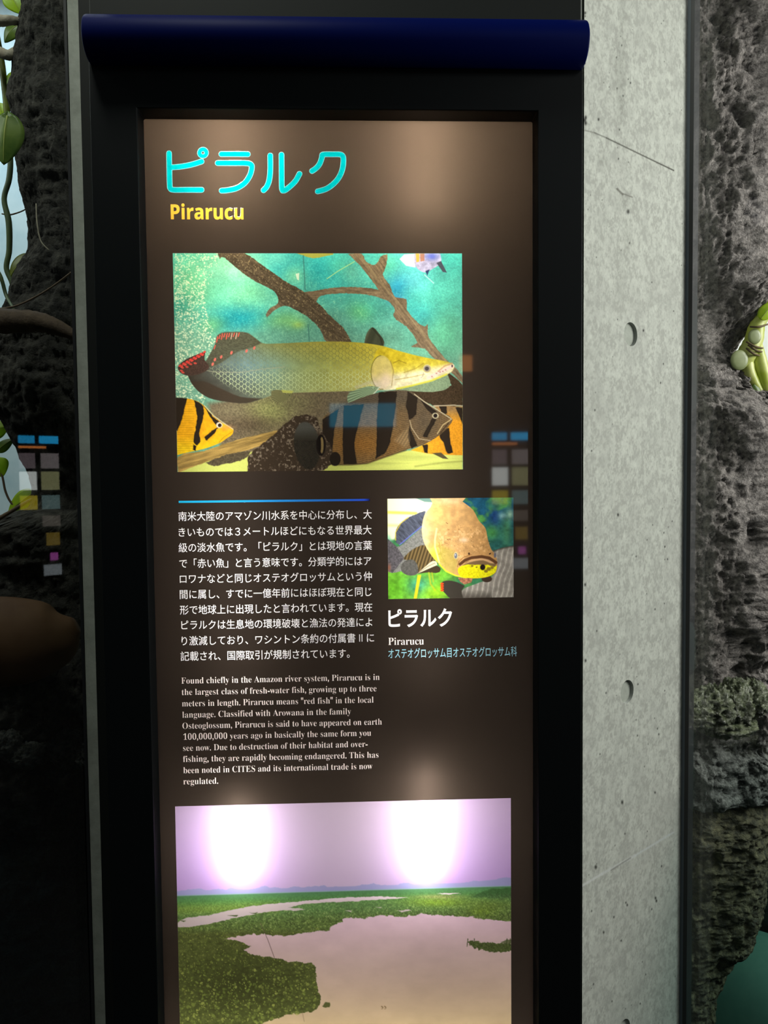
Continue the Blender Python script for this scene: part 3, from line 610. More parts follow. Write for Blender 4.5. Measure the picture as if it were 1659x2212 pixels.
    p.ell(286, 976, 17, 16, (225, 215, 195), 1, .2); p.ell(288, 977, 10, 10, (40, 34, 34), 1, .2); p.blob(325, 990, 30, 14, (225, 150, 90), .6)
    p.gain(.95 + .1 * fbm2(x * .4, y * .4, 2, 50))
    return lin(p.c)

def picture_small(px, py):
    """pirarucu seen head on (crop coordinates, 5.3516 per pixel)"""
    x, y = (px - 820) * 5.3516, (py - 1060) * 5.3516
    p = Paint(x, y, (60, 120, 75))
    n1 = fbm2(x * .006, y * .006, 4, 61); n2 = fbm2(x * .02, y * .022, 4, 65); n3 = fbm2(x * .07, y * .07, 3, 69)
    p.mix((32, 82, 108), (x > 900) * np.clip(1.3 - y / 900, 0, 1)); p.mix((85, 150, 60), (x > 880) * np.clip((n1 - .5) * 7, 0, 1) * .8); p.blob(1330, 330, 50, 160, (32, 60, 120), .8); p.blob(1300, 150, 120, 60, (30, 90, 110), .6)
    p.blob(1470, 450, 60, 220, (80, 140, 90), .7); p.blob(1420, 290, 50, 40, (130, 170, 175), .8); p.blob(1510, 270, 40, 60, (150, 180, 150), .7); p.blob(1300, 480, 90, 90, (80, 155, 60), .7)
    p.mix((100, 165, 50), np.clip((900 - x) / 200, 0, 1) * np.clip((y - 850) / 100, 0, 1)); p.blob(450, 1100, 150, 110, (45, 125, 130), .8); p.blob(170, 1130, 140, 130, (95, 170, 40), .8); p.blob(650, 1180, 160, 90, (140, 190, 35), .8); p.blob(800, 960, 110, 60, (110, 180, 50), .7)
    p.gain(.72 + .56 * n2)
    p.poly([(85, 80), (620, 80), (620, 240), (420, 330), (200, 480), (170, 560), (85, 560)], (255, 253, 205), 1, 30)  # lamp blowout at upper left, painted in as near-white ink
    p.line([(95, 250), (420, 262)], 16, (225, 225, 90), .9, 20); p.line([(95, 400), (300, 405)], 14, (225, 232, 120), .7, 30); p.poly([(400, 80), (600, 80), (610, 135), (520, 130)], (95, 135, 130), .9, 10)
    p.blob(100, 560, 40, 60, (120, 190, 160), .8)
    # far body, tail and fins
    m = p.poly([(100, 560), (200, 650), (330, 560), (490, 420), (560, 600), (640, 800), (600, 870), (430, 960), (260, 930), (150, 950), (95, 930)], (120, 122, 118), 1, 8); p.gain(.75 + .5 * n3, m)
    m = p.poly([(260, 790), (380, 680), (530, 630), (650, 800), (560, 880), (430, 960), (390, 830)], (92, 78, 50), 1, 8); p.gain(.7 + .6 * (.5 + .5 * np.sin(x * .16 + y * .05)) , m)
    m = p.poly([(95, 555), (200, 650), (285, 780), (150, 952), (95, 930)], (86, 84, 88), 1, 6); p.gain(.7 + .6 * n3, m); p.blob(110, 890, 18, 40, (170, 95, 60), .6)
    m = p.poly([(245, 880), (300, 810), (390, 800), (440, 870), (430, 965), (330, 978), (260, 940)], (84, 84, 80), 1, 6); p.gain(.8 + .4 * n3, m)
    m = p.poly([(182, 520), (195, 440), (245, 375), (330, 310), (430, 268), (535, 232), (500, 400), (380, 500), (240, 620), (190, 590)], (76, 82, 96), 1, 5, 9, .03); p.gain(.65 + .7 * fbm2((x + y) * .012, (x - y) * .05, 4, 71), m)
    p.line([(500, 402), (380, 500), (235, 622)], 7, (105, 115, 215), .7, 8); p.line([(185, 570), (185, 480), (245, 375), (330, 310)], 6, (225, 200, 60), .7, 8)
    p.poly([(430, 962), (560, 900), (660, 868), (705, 900), (690, 942), (560, 945)], (62, 52, 38), 1, 4); p.poly([(430, 962), (540, 868), (610, 815), (655, 820), (668, 858), (560, 905)], (205, 200, 170), 1, 4); p.line([(440, 955), (550, 880), (640, 835)], 4, (110, 100, 75), .7)
    p.poly([(440, 975), (480, 975), (428, 1250), (395, 1250)], (222, 190, 36), .95, 12); p.line([(570, 950), (590, 1080), (640, 1150)], 9, (180, 175, 40), .7, 14); p.line([(605, 950), (620, 1050)], 8, (190, 175, 40), .6, 14)
    # second fish
    m = p.poly([(1280, 712), (1400, 668), (1555, 636), (1555, 1255), (955, 1245), (945, 1160), (1080, 1090), (1290, 1000), (1350, 900)], (146, 142, 134), 1, 6); p.gain(.8 + .4 * n2, m)
    q = np.sin((x * .105 + y * .03) + .8 * np.sin(y * .02)); p.mix((226, 220, 208), m * np.clip((q - .86) * 6, 0, 1) * .7 * (.5 + n2)); p.mix((110, 106, 100), m * np.clip((-q - .3) * 2, 0, 1) * .4); p.mix((58, 54, 48), m * np.clip((y - 1150) / 90, 0, 1) * (x < 1300) * .7)
    p.line([(1300, 705), (1420, 665), (1555, 640)], 10, (60, 56, 48), .6, 14)
    m = p.poly([(905, 1005), (1080, 1010), (1060, 1060), (980, 1085), (930, 1050)], (165, 110, 85), 1, 8); p.gain(.6 + .8 * n3, m)
    p.poly([(715, 1062), (800, 1038), (900, 1060), (985, 1100), (950, 1160), (965, 1245), (820, 1245), (760, 1190), (720, 1140)], (58, 54, 48), 1, 6)
    for a in range(4): p.ell(722, 1075 + a * 26, 20, 12, (235, 78, 32), .95, .4)
    p.ell(1240, 1020, 60, 38, (62, 50, 42), 1, .2)
    # main fish
    body = [(575, 78), (1000, 78), (958, 125), (1080, 222), (1150, 350), (1222, 432), (1250, 560), (1292, 680), (1342, 750), (1360, 850), (1342, 940), (1260, 992), (1130, 1012), (1000, 1006), (880, 985), (760, 930), (690, 850), (640, 800), (560, 690), (510, 590), (488, 450), (520, 280), (610, 145)]
    B = p.poly(body, (202, 160, 104), 1, 5)
    p.mix((232, 218, 168), B * np.clip((640 - x) / 130, 0, 1) * .85); p.mix((176, 134, 82), B * np.clip((x - 960) / 220, 0, 1) * .8); p.mix((196, 205, 60), B * np.exp(-((x - 640) / 90) ** 2 - ((y - 760) / 130) ** 2) * .8)
    p.mix((245, 205, 120), B * np.exp(-((x - 650) / 120) ** 2 - ((y - 260) / 150) ** 2) * .6); p.mix((230, 195, 150), B * np.exp(-((x - 800) / 200) ** 2 - ((y - 110) / 50) ** 2) * .7)
    p.gain(.84 + .32 * n2, B)
    cr = np.abs(fbm2(x * .018, y * .018, 3, 77) - .5); hd = poly_mask(x, y, [(700, 470), (1000, 400), (1200, 450), (1250, 560), (1300, 700), (900, 830), (760, 920), (690, 820), (660, 600)], 60)
    p.mix((120, 84, 46), np.clip(1 - cr / .022, 0, 1) * hd * .6); p.mix((245, 205, 150), np.clip((fbm2(x * .03, y * .03, 3, 79) - .58) * 6, 0, 1) * hd * .5)
    p.line([(660, 440), (640, 560), (640, 650), (690, 830)], 9, (240, 232, 165), .8, 12); p.line([(690, 600), (705, 720), (760, 850)], 5, (150, 125, 60), .6, 8)
    p.mix((175, 165, 75), poly_mask(x, y, [(700, 640), (860, 700), (900, 860), (860, 960), (760, 900), (700, 800)], 40) * .6)
    p.line([(690, 850), (770, 930), (880, 982), (1000, 1006)], 8, (225, 232, 50), .9, 10)
    # chin, lips
    C = p.poly([(905, 905), (970, 860), (1100, 828), (1250, 835), (1356, 870), (1342, 940), (1258, 992), (1130, 1012), (1000, 1006), (930, 985)], (226, 222, 28), 1, 8); p.gain(.86 + .28 * n3, C)
    p.poly([(955, 862), (1010, 825), (1100, 800), (1220, 792), (1310, 815), (1356, 858), (1330, 880), (1240, 858), (1130, 862), (1030, 852)], (120, 96, 66), 1, 10, 10, .02); p.poly([(960, 855), (1080, 795), (1210, 785), (1330, 830), (1320, 842), (1200, 806), (1090, 816)], (205, 165, 120), .9, 8)
    p.line([(930, 850), (985, 805), (1060, 775), (1180, 762), (1270, 778), (1345, 830)], 17, (86, 56, 36), .95, 8); p.line([(900, 880), (915, 820), (970, 770), (1060, 740)], 5, (150, 105, 60), .8, 6)
    p.ell(1192, 885, 30, 34, (36, 28, 26), 1, .3)
    for (a, b, r) in ((1070, 870, 14), (1120, 885, 10), (1262, 905, 26), (1230, 930, 22), (1300, 890, 20)): p.ell(a, b, r, r * .8, (110, 92, 36), .8, .5)
    p.ell(882, 750, 27, 42, (206, 190, 140), 1, .15); p.ell(880, 752, 17, 32, (112, 118, 130), 1, .2); p.ell(876, 742, 6, 12, (205, 212, 225), .8); p.ell(1334, 748, 14, 28, (96, 98, 112), 1, .2)
    p.ell(1034, 728, 10, 14, (60, 38, 30), 1, .3); p.ell(1276, 728, 14, 9, (60, 38, 30), 1, .3, -.6); p.blob(975, 570, 45, 26, (250, 225, 205), .6)
    for (a, b) in ((780, 560), (800, 555), (770, 370)): p.line([(a, b), (a + 18, b + 10)], 4, (90, 66, 42), .7)
    return lin(p.c)

def picture_marsh(px, py):
    """wide river marsh under a pale sky (crop coordinates, 2.1269 per pixel)"""
    x, y = (px - 360) * 2.1269, (py - 1720) * 2.1269; rs = np.random.RandomState(4)
    hz = 455 - (x - 55) * 0.0295
    p = Paint(x, y, (190, 166, 204)); p.mix((176, 142, 208), np.clip((y - 60) / 330, 0, 1) * .7); p.mix((196, 182, 196), np.exp(-((x - 800) / 330) ** 2) * .6); p.c *= 0.90
    n1 = fbm2(x * .012, y * .02, 4, 81); n2 = fbm2(x * .06, y * .09, 4, 85); n3 = fbm2(x * .2, y * .22, 3, 89)
    tl = hz - 20 - 26 * np.clip(fbm2(x * .02, 0 * x, 4, 91) - .35, 0, 1) - 14 * np.clip((x - 1350) / 200, 0, 1)
    p.mix((134, 134, 176), np.clip((y - tl) / 4, 0, 1)); p.mix((120, 150, 150), np.clip((y - hz + 4) / 10, 0, 1))
    g = np.clip((y - hz - 2) / 5, 0, 1); d = y - hz
    p.mix((78, 122, 66), g); p.mix((70, 112, 84), g * np.clip(1 - d / 40, 0, 1) * .8); p.mix((105, 140, 50), g * np.exp(-((d - 70) / 26) ** 2) * (x < 520) * .8); p.mix((82, 108, 50), g * np.clip((d - 80) / 60, 0, 1))
    p.blob(1250, 488, 150, 22, (118, 158, 38), .85); p.blob(1450, 530, 70, 20, (112, 148, 36), .8); p.blob(1250, 462, 110, 10, (150, 150, 95), .7); p.blob(1480, 500, 130, 26, (92, 118, 40), .7)
    p.poly([(1400, 462), (1455, 436), (1500, 424), (1583, 422), (1590, 470)], (58, 92, 52), .95, 6, 6)
    p.gain(.62 + .76 * n3, g * np.clip(d / 60, .15, 1)); p.mix((40, 58, 26), g * np.clip((fbm2(x * .1, y * .13, 3, 96) - .5) * 5, 0, 1) * np.clip((d - 60) / 80, 0, 1) * .6)
    p.mix((165, 182, 120), g * np.clip((n3 - .64) * 7, 0, 1) * np.clip((d - 40) / 50, 0, 1) * .6)
    wat = (212, 192, 210)
    for q in ([(50, 602), (50, 580), (200, 546), (380, 506), (600, 485), (800, 467), (1000, 461), (1108, 466), (1000, 474), (830, 484), (645, 494), (560, 512), (640, 520), (600, 526), (540, 524), (420, 538), (300, 562), (120, 600)], [(1240, 447), (1310, 445), (1350, 448), (1290, 452)], [(1060, 526), (1110, 520), (1125, 526), (1080, 532)], [(820, 526), (850, 524), (845, 531)], [(960, 510), (990, 511), (980, 515)]): p.poly(q, wat, .97, 3, 4, .06)
    for q in ([(280, 548), (330, 546), (320, 555)], [(60, 570), (90, 572), (80, 580)], [(380, 536), (420, 533), (410, 540)]): p.poly(q, (60, 80, 40), .9, 2, 3)
    pool = [(808, 562), (850, 560), (890, 563), (940, 552), (1000, 548), (1090, 552), (1180, 540), (1300, 552), (1400, 552), (1450, 562), (1540, 572), (1700, 580), (1700, 1080), (390, 1080), (430, 1046), (480, 1030), (560, 1002), (620, 1000), (655, 990), (695, 975), (706, 935), (698, 890), (684, 850), (688, 800), (665, 770), (620, 765), (560, 760), (480, 742), (400, 732), (352, 706), (386, 688), (330, 668), (268, 654), (330, 640), (420, 634), (540, 640), (650, 624), (745, 612), (765, 592), (808, 580)]
    Pm = poly_mask(x, y, pool, 4, 9, .06, 3)
    wc = np.zeros((len(x), 3))
    for k, (a, b, c) in enumerate(zip((216, 186, 206), (204, 180, 176), (196, 176, 142))): wc[:, k] = np.interp(y, [540, 760, 1040], [a, b, c])
    p.c = p.c * (1 - Pm[:, None]) + wc * Pm[:, None]; p.gain(.96 + .08 * n1, Pm)
    # foreground leaves
    Fm = np.clip((y - 600 - 10 * n2) / 30, 0, 1) * (1 - Pm) * (x < 780) * (d > 120)
    p.mix((74, 82, 36), Fm * .8); p.gain(.55 + .8 * n2, Fm); p.mix((38, 42, 18), Fm * np.exp(-((x - 330) / 280) ** 2 - ((y - 870) / 130) ** 2) * .75)
    pts = []
    while len(pts) < 2600:
        a, b = rs.uniform(50, 700), rs.uniform(600, 1045)
        pts.append((a, b))
    pts = np.array(pts); ok = poly_mask(pts[:, 0], pts[:, 1], pool, 1) < .1; pts = pts[ok]
    lf = Paint(x, y, (0, 0, 0)); keep = p.c.copy()
    for i, (a, b) in enumerate(pts):
        s = (b - 560) / 480; r = rs.uniform(2.2, 4.5 + 6.5 * rs.rand() ** 4) * (.55 + s * .8); w = rs.uniform(.5, 1.0)
        sel = np.where((np.abs(x - a) < r * 1.6) & (np.abs(y - b) < r * 1.6))[0]
        if not len(sel): continue
        th = rs.uniform(0, 3.14); X, Y = x[sel] - a, y[sel] - b; u = X * math.cos(th) + Y * math.sin(th); v = -X * math.sin(th) + Y * math.cos(th)
        m = np.clip((1 - np.hypot(u / r, v / (r * rs.uniform(.45, .9)))) * 4, 0, 1) * w
        col = np.array(((118, 138, 58), (146, 160, 76), (92, 112, 44), (60, 70, 26), (104, 124, 48))[i % 5], float)
        p.c[sel] = p.c[sel] * (1 - m[:, None]) + col * m[:, None]
    land = np.clip((y - hz - 30) / 30, 0, 1) * (1 - Pm); p.mix((124, 126, 90), land * .24)
    p.poly([(715, 965), (728, 945), (750, 950), (748, 968), (730, 972)], (72, 80, 40), .9, 3, 6)
    m = p.poly([(1378, 672), (1400, 664), (1440, 668), (1500, 676), (1583, 680), (1590, 712), (1500, 716), (1450, 706), (1400, 690)], (72, 86, 44), .95, 3, 9, .08); p.gain(.6 + .8 * n3, m)
    p.poly([(1535, 668), (1583, 656), (1590, 680), (1550, 678)], (80, 92, 55), .8, 3, 7)
    for a in (1380, 1410, 1560, 1575): p.line([(a, 690), (a + 4, 655)], 2, (62, 76, 36), .8)
    p.line([(432, 585), (465, 660), (495, 742)], 1.6, (96, 80, 72), .7, 2); p.line([(622, 985), (632, 1035)], 1.2, (120, 105, 80), .6, 2)
    for a in (988, 1002): p.line([(a, 966), (a + 5, 970)], 3, (120, 100, 70), .8); p.line([(a, 977), (a + 5, 975)], 2, (130, 108, 78), .7)
    return lin(p.c)

SX, SZ0 = -0.0145, 0.30
sign = thing('information_sign', 'tall black backlit fish information sign with blue tube on top, mounted on the pillar', 'sign', (SX, YB, SZ0))
def zz(py, px=770, y=YD): return P(px, py, y).z
FL, FR = -0.3022, 0.2732; FT = 1.45 + 0.4887                      # outer frame
OL, OR, OT = P(296, 240, YF).x, P(1162, 240, YF).x, P(700, 236, YF).z   # frame opening
SB = SZ0 + 0.10; OB = SZ0 + 0.22
# frame: four bars as one ring with a rounded inner lip
def ring(x0, x1, z0, z1, a0, a1, c0, c1, y0, y1):
    out = [(x0, z0), (x1, z0), (x1, z1), (x0, z1)]; inn = [(a0, c0), (a1, c0), (a1, c1), (a0, c1)]
    V = [(x, y0, z) for x, z in out] + [(x, y0, z) for x, z in inn] + [(x, y1, z) for x, z in out] + [(x, y1, z) for x, z in inn]
    Fc = []
    for i in range(4):
        j = (i + 1) % 4
        Fc += [(i, j, 4 + j, 4 + i), (8 + j, 8 + i, 12 + i, 12 + j), (j, i, 8 + i, 8 + j), (4 + i, 4 + j, 12 + j, 12 + i)]
    return V, Fc
v, f = ring(FL, FR, SZ0, FT, OL, OR, OB, OT, YF, YD + 0.004)
o = mesh_obj('frame', v, f, M['frame'], sign); bevel(o, 0.0022, 3)
# light box behind the film
i0, i1, j0, j1 = FL + 0.004, FR - 0.004, SZ0 + 0.01, FT - 0.004
v, f = boxes((i0, i1, YB - 0.004, YB, j0, j1), (i0, i0 + 0.004, YD + 0.005, YB - 0.004, j0, j1), (i1 - 0.004, i1, YD + 0.005, YB - 0.004, j0, j1),
             (i0, i1, YD + 0.005, YB - 0.004, j0, j0 + 0.004), (i0, i1, YD + 0.005, YB - 0.004, j1 - 0.004, j1))
mesh_obj('light_box', v, f, M['boxwhite'], sign)
bx0 = P(182, 500, YD + 0.006).x
v, f = boxes((bx0 - 0.0, FL + 0.0035, YD + 0.006, YB - 0.002, SZ0, 2.2), (FR - 0.0035, FR + 0.0005, YD + 0.006, YB - 0.002, SZ0, 2.2))
mesh_obj('side_panel', v, f, M['backing'], sign)
v, f = box(FL + 0.001, FR - 0.001, YF + 0.004, YB - 0.002, FT + 0.001, 2.2)
o = mesh_obj('upper_panel', v, f, M['backing'], sign); bevel(o, 0.001, 1)
# blue tube across the top
zc, rad = 1.45 + 0.506, 0.0255; yc = YF - 0.006
zc = (P(720, 36, yc - rad * .3).z + P(720, 126, yc - rad * .6).z) / 2
xa, xb = P(184, 80, yc - 0.01).x, P(1267, 86, yc - 0.01).x
V, Fc, n = [], [], 48
prof = [(xa, 0.0), (xa, rad * 0.94), (xa + 0.0015, rad), (xb - 0.0015, rad), (xb, rad * 0.94), (xb, 0.0)]
for x_, r_ in prof:
    for k in range(n):
        an = 2 * math.pi * k / n; V.append((x_, yc + r_ * math.cos(an), zc + r_ * math.sin(an)))
for i in range(len(prof) - 1):
    for k in range(n): Fc.append((i * n + k, (i + 1) * n + k, (i + 1) * n + (k + 1) % n, i * n + (k + 1) % n))
o = mesh_obj('tube_bar', V, Fc, M['blue'], sign, smooth=True); o['label'] = 'dark blue enamelled tube'
bevel(o, 0.0008, 1)
# fluorescent lamps inside the box; dim middle pair added to brighten the prints
lampm = emit('warm_fluorescent_lamp', (1.0, 0.88, 0.70), TUBE_POWER); lampb = emit('white_fluorescent_lamp', (1.0, 0.95, 0.90), TUBE_POWER * TUBE_LOW); lampc = emit('bright_fluorescent_lamp', (1.0, 0.93, 0.84), TUBE_POWER * TUBE_LOW * 2.3); lampd = emit('dim_fill_tube', (1.0, 0.95, 0.90), TUBE_POWER * TUBE_DIM)
for (lx, ya, yb, lm, yy) in ((500, -80, 470, lampm, YT + 0.018), (522, 1700, 1882, lampb, YT - 0.006), (908, -80, 500, lampm, YT + 0.014), (916, 1640, 1880, lampb, YT - 0.006), (508, 600, 1480, lampd, YT + 0.02), (910, 620, 1470, lampd, YT + 0.02), (514, 2300, 2700, lampc, YT + 0.01), (914, 2300, 2700, lampc, YT + 0.01)):
    A, B = P(lx, ya, yy), P(lx, yb, yy); A.z = min(A.z, FT - 0.012); B.x = A.x; B.z = max(B.z, SZ0 + 0.03)
    v, f = tube([A, (A + B) / 2, B], 0.008, 10, 2); mesh_obj('lamp_tube', v, f, lm, sign, smooth=True)

# ---- lettering: outlines are cut out of the dark film and filled with coloured film
film_loops = []
def serif(s):
    o = ''
    for c in s:
        if 'A' <= c <= 'Z': o += chr(0x1D400 + ord(c) - 65)
        elif 'a' <= c <= 'z': o += chr(0x1D41A + ord(c) - 97)
        elif '0' <= c <= '9': o += chr(0x1D7CE + ord(c) - 48)
        else: o += c
    return o
def sansbold(s):
    return ''.join(chr(0x1D5D4 + ord(c) - 65) if 'A' <= c <= 'Z' else chr(0x1D5EE + ord(c) - 97) if 'a' <= c <= 'z' else c for c in s)
def text_mesh(s, off):
    """glyph outlines of a line of text, thickened by off"""
    cu = bpy.data.curves.new('letters', 'FONT'); cu.body = s; cu.size = 1.0
    ob = bpy.data.objects.new('letters', cu); COL.objects.link(ob)
    dg = bpy.context.evaluated_depsgraph_get(); oc = ob.evaluated_get(dg).to_curve(dg)
    loops = []
    for sp in oc.splines:
        bp = sp.bezier_points; n = len(bp); pts = []
        for k in range(n):
            a, b = bp[k], bp[(k + 1) % n]; p0, p1, p2, p3 = [np.array(v[:2]) for v in (a.co, a.handle_right, b.handle_left, b.co)]
            flat = np.hypot(*(p3 - p0)); dev = abs(np.cross(p3 - p0, p1 - p0)) + abs(np.cross(p3 - p0, p2 - p0))
            m_ = 1 if dev < 1e-4 * max(flat, 1e-6) else 4
            for t in np.arange(m_) / m_: pts.append((1 - t) ** 3 * p0 + 3 * (1 - t) ** 2 * t * p1 + 3 * (1 - t) * t * t * p2 + t ** 3 * p3)
        pts = np.array(pts)
        if len(pts) < 3: continue
        pts = pts[np.hypot(*(pts - np.roll(pts, 1, axis=0)).T) > 1e-5]; loops.append(pts)
    bpy.data.objects.remove(ob)
    A = sum(0.5 * np.sum(p[:, 0] * np.roll(p[:, 1], -1) - np.roll(p[:, 0], -1) * p[:, 1]) for p in loops); sg = 1 if A > 0 else -1
    out = []
    for p in loops:
        d0 = p - np.roll(p, 1, axis=0); d1 = np.roll(p, -1, axis=0) - p
        d0 /= np.hypot(*d0.T)[:, None]; d1 /= np.hypot(*d1.T)[:, None]
        n0 = np.stack([d0[:, 1], -d0[:, 0]], 1) * sg; n1 = np.stack([d1[:, 1], -d1[:, 0]], 1) * sg
        b = n0 + n1; k = 1.0 / np.clip(1 + (n0 * n1).sum(1), 0.5, 2); out.append(p + b * k[:, None] * off)
    return out
def fill_mesh(name, loops, m, y, parent, label=None):
    """fill nested outlines (even-odd) lying in the plane at depth y"""
    pts, edges = [], []
    for lp in loops:
        lp = np.asarray(lp); keep = np.hypot(*(lp - np.roll(lp, 1, axis=0)).T) > 2e-6; lp = lp[keep]
        n = len(pts); pts += [Vector((a * 1000, b * 1000)) for a, b in lp]; edges += [(n + k, n + (k + 1) % len(lp)) for k in range(len(lp))]
    res = delaunay_2d_cdt(pts, edges, [], 0, 1e-6)
    V = np.array([v[:] for v in res[0]]) / 1000; T = np.array([f for f in res[2]]); c = V[T].mean(axis=1); inside = np.zeros(len(T), bool)
    for lp in loops:
        lp = np.asarray(lp); sel = np.where((c[:, 0] > lp[:, 0].min()) & (c[:, 0] < lp[:, 0].max()) & (c[:, 1] > lp[:, 1].min()) & (c[:, 1] < lp[:, 1].max()))[0]
        if not len(sel): continue
        X, Y = c[sel, 0], c[sel, 1]; q_ = np.zeros(len(sel), bool)
        for (ax, ay), (bx, by) in zip(lp, np.roll(lp, -1, axis=0)):
            if ay != by: q_ ^= ((ay > Y) != (by > Y)) & (X < (bx - ax) * (Y - ay) / (by - ay) + ax)
        inside[sel] ^= q_
    o = mesh_obj(name, np.stack([V[:, 0], np.full(len(V), y), V[:, 1]], axis=1), T[inside], m, parent)
    if label: o['label'] = label
    return o
def text_block(name, rows, m, off, label=None, fullem=True):
    """rows: (string, x0 px, x1 px, baseline-or-bottom px, height px); heights measured from the glyph box"""
    mine = []
    for s, x0, x1, yb, yt in rows:
        loops = text_mesh(s, off); V = np.concatenate(loops)
        a, b = V.min(0), V.max(0)
        wx0, wx1 = P(x0, (yb + yt) / 2, YD).x, P(x1, (yb + yt) / 2, YD).x; xm = (x0 + x1) / 2
        z0, z1 = P(x0, yb, YD).z, P(x0, yt, YD).z
        if isinstance(fullem, tuple): a1, b1 = fullem     # font heights that map onto yb and yt
        else: a1, b1 = a[1], b[1]
        for l in loops:
            mine.append(np.stack([wx0 + (l[:, 0] - a[0]) * (wx1 - wx0) / (b[0] - a[0]), z0 + (l[:, 1] - a1) * (z1 - z0) / (b1 - a1)], axis=1))
    film_loops.extend(mine)
    return fill_mesh(name, mine, m, YD + 0.0001, sign, label)
ink_white = print_mat('white_ink', (0.93, 0.93, 0.94)); ink_warm = print_mat('warm_white_ink', (0.96, 0.87, 0.83))
C1 = lambda c: 1070 + c / 3.6065
jp = ['南米大陸のアマゾン川水系を中心に分布し、大', 'きいものでは３メートルほどにもなる世界最大', '級の淡水魚です。「ピラルク」とは現地の言葉', 'で「赤い魚」と言う意味です。分類学的にはア', 'ロワナなどと同じオステオグロッサムという仲',
      '間に属し、すでに一億年前にはほぼ現在と同じ', '形で地球上に出現したと言われています。現在', 'ピラルクは生息地の環境破壊と漁法の発達によ', 'り激減しており、ワシントン条約の付属書 Ⅱ に', '記載され、国際取引が規制されています。']
lc = [163, 286, 407, 530, 650, 771, 892, 1010, 1133, 1253]; lx0 = [55, 57, 57, 62, 66, 66, 67, 78, 80, 72]; lx1 = [1562, 1560, 1563, 1558, 1563, 1560, 1566, 1566, 1580, 1390]
rows = [(s, 370 + a / 3.6065, 370 + b / 3.6065, C1(c + 38), C1(c - 36)) for s, a, b, c in zip(jp, lx0, lx1, lc)]
text_block('japanese_paragraph', rows, ink_white, 0.003, 'white Japanese paragraph', (-0.09, 0.85))
en = ['Found chiefly in the Amazon river system, Pirarucu is in', 'the largest class of fresh-water fish, growing up to three', 'meters in length. Pirarucu means "red fish" in the local', 'language. Classified with Arowana in the family',
      'Osteoglossum, Pirarucu is said to have appeared on earth', '100,000,000 years ago in basically the same form you', 'see now. Due to destruction of their habitat and over-', 'fishing, they are rapidly becoming endangered. This has', 'been noted in CITES and its international trade is now', 'regulated.']
eb = [128, 213, 298, 382, 465, 547, 630, 713, 797, 880]; ex0 = [75, 78, 80, 82, 83, 90, 88, 88, 90, 90]; ex1 = [1555, 1532, 1510, 1342, 1572, 1492, 1466, 1547, 1502, 350]
rows = [(serif(s), 370 + a / 3.456, 370 + b / 3.456, 1440 + c / 3.456, 1440 + (c - 46) / 3.456) for s, a, b, c in zip(en, ex0, ex1, eb)]
text_block('english_paragraph', rows, ink_warm, -0.011, 'small white serif English paragraph', (0.0, 0.676))
q = lambda x, y: (820 + x / 5.184, 1290 + y / 5.184)
text_block('caption_title', [('ピラルク', q(97, 0)[0], q(812, 0)[0], q(0, 340)[1], q(0, 135)[1])], ink_white, 0.022, 'bold white Japanese caption')
text_block('caption_name', [(serif('Pirarucu'), q(97, 0)[0], q(495, 0)[0], q(0, 536)[1], q(0, 455)[1])], ink_warm, -0.008, 'white serif caption', (0.0, 0.676))
text_block('caption_family', [('オステオグロッサム目オステオグロッサム科', q(97, 0)[0], q(1537, 0)[0], q(0, 688)[1], q(0, 575)[1])], print_mat('pale_cyan_ink', (0.32, 0.64, 0.76)), 0.002, 'pale cyan Japanese caption')
text_block('latin_title', [(sansbold('Pirarucu'), 368.8, 525.8, 473.3, 441.6)], print_mat('amber_ink', (0.50, 0.27, 0.03)), 0.008, 'amber bold title', (0.0, 0.72))

# ---- big rounded title from stroke distance fields
def title_field(x, y):
    """distance (in crop units) to the stroke axes, minus the half width"""
    st = []
    hw = 22.5
    A = [[(127, 112), (129, 240), (132, 360), (138, 385), (160, 397), (260, 397), (380, 397)], [(150, 222), (230, 214), (310, 198), (380, 176)],
         [(535, 118), (640, 118), (740, 119)], [(506, 188), (620, 188), (730, 189), (764, 200), (772, 225), (756, 285), (715, 345), (650, 385), (580, 400), (537, 403)],
         [(915, 130), (916, 200), (914, 270), (905, 330), (886, 375), (863, 400)], [(1003, 124), (1004, 250), (1006, 380), (1020, 403), (1060, 378), (1110, 330), (1143, 273)],
         [(1241, 250), (1276, 225), (1302, 190), (1318, 145), (1326, 122), (1400, 120), (1458, 121), (1482, 138), (1485, 180), (1476, 240), (1450, 300), (1408, 350), (1350, 390), (1285, 409)]]
    d = np.full(x.shape, 1e9)
    for s in A:
        pts = catmull(s, 6)
        for a, b in zip(pts[:-1], pts[1:]): d = np.minimum(d, segdist(x, y, a[0], a[1], b[0], b[1]))
    d -= hw
    ringd = np.abs(np.hypot(x - 391, y - 108) - 27) - 18.5
    return np.minimum(d, ringd)
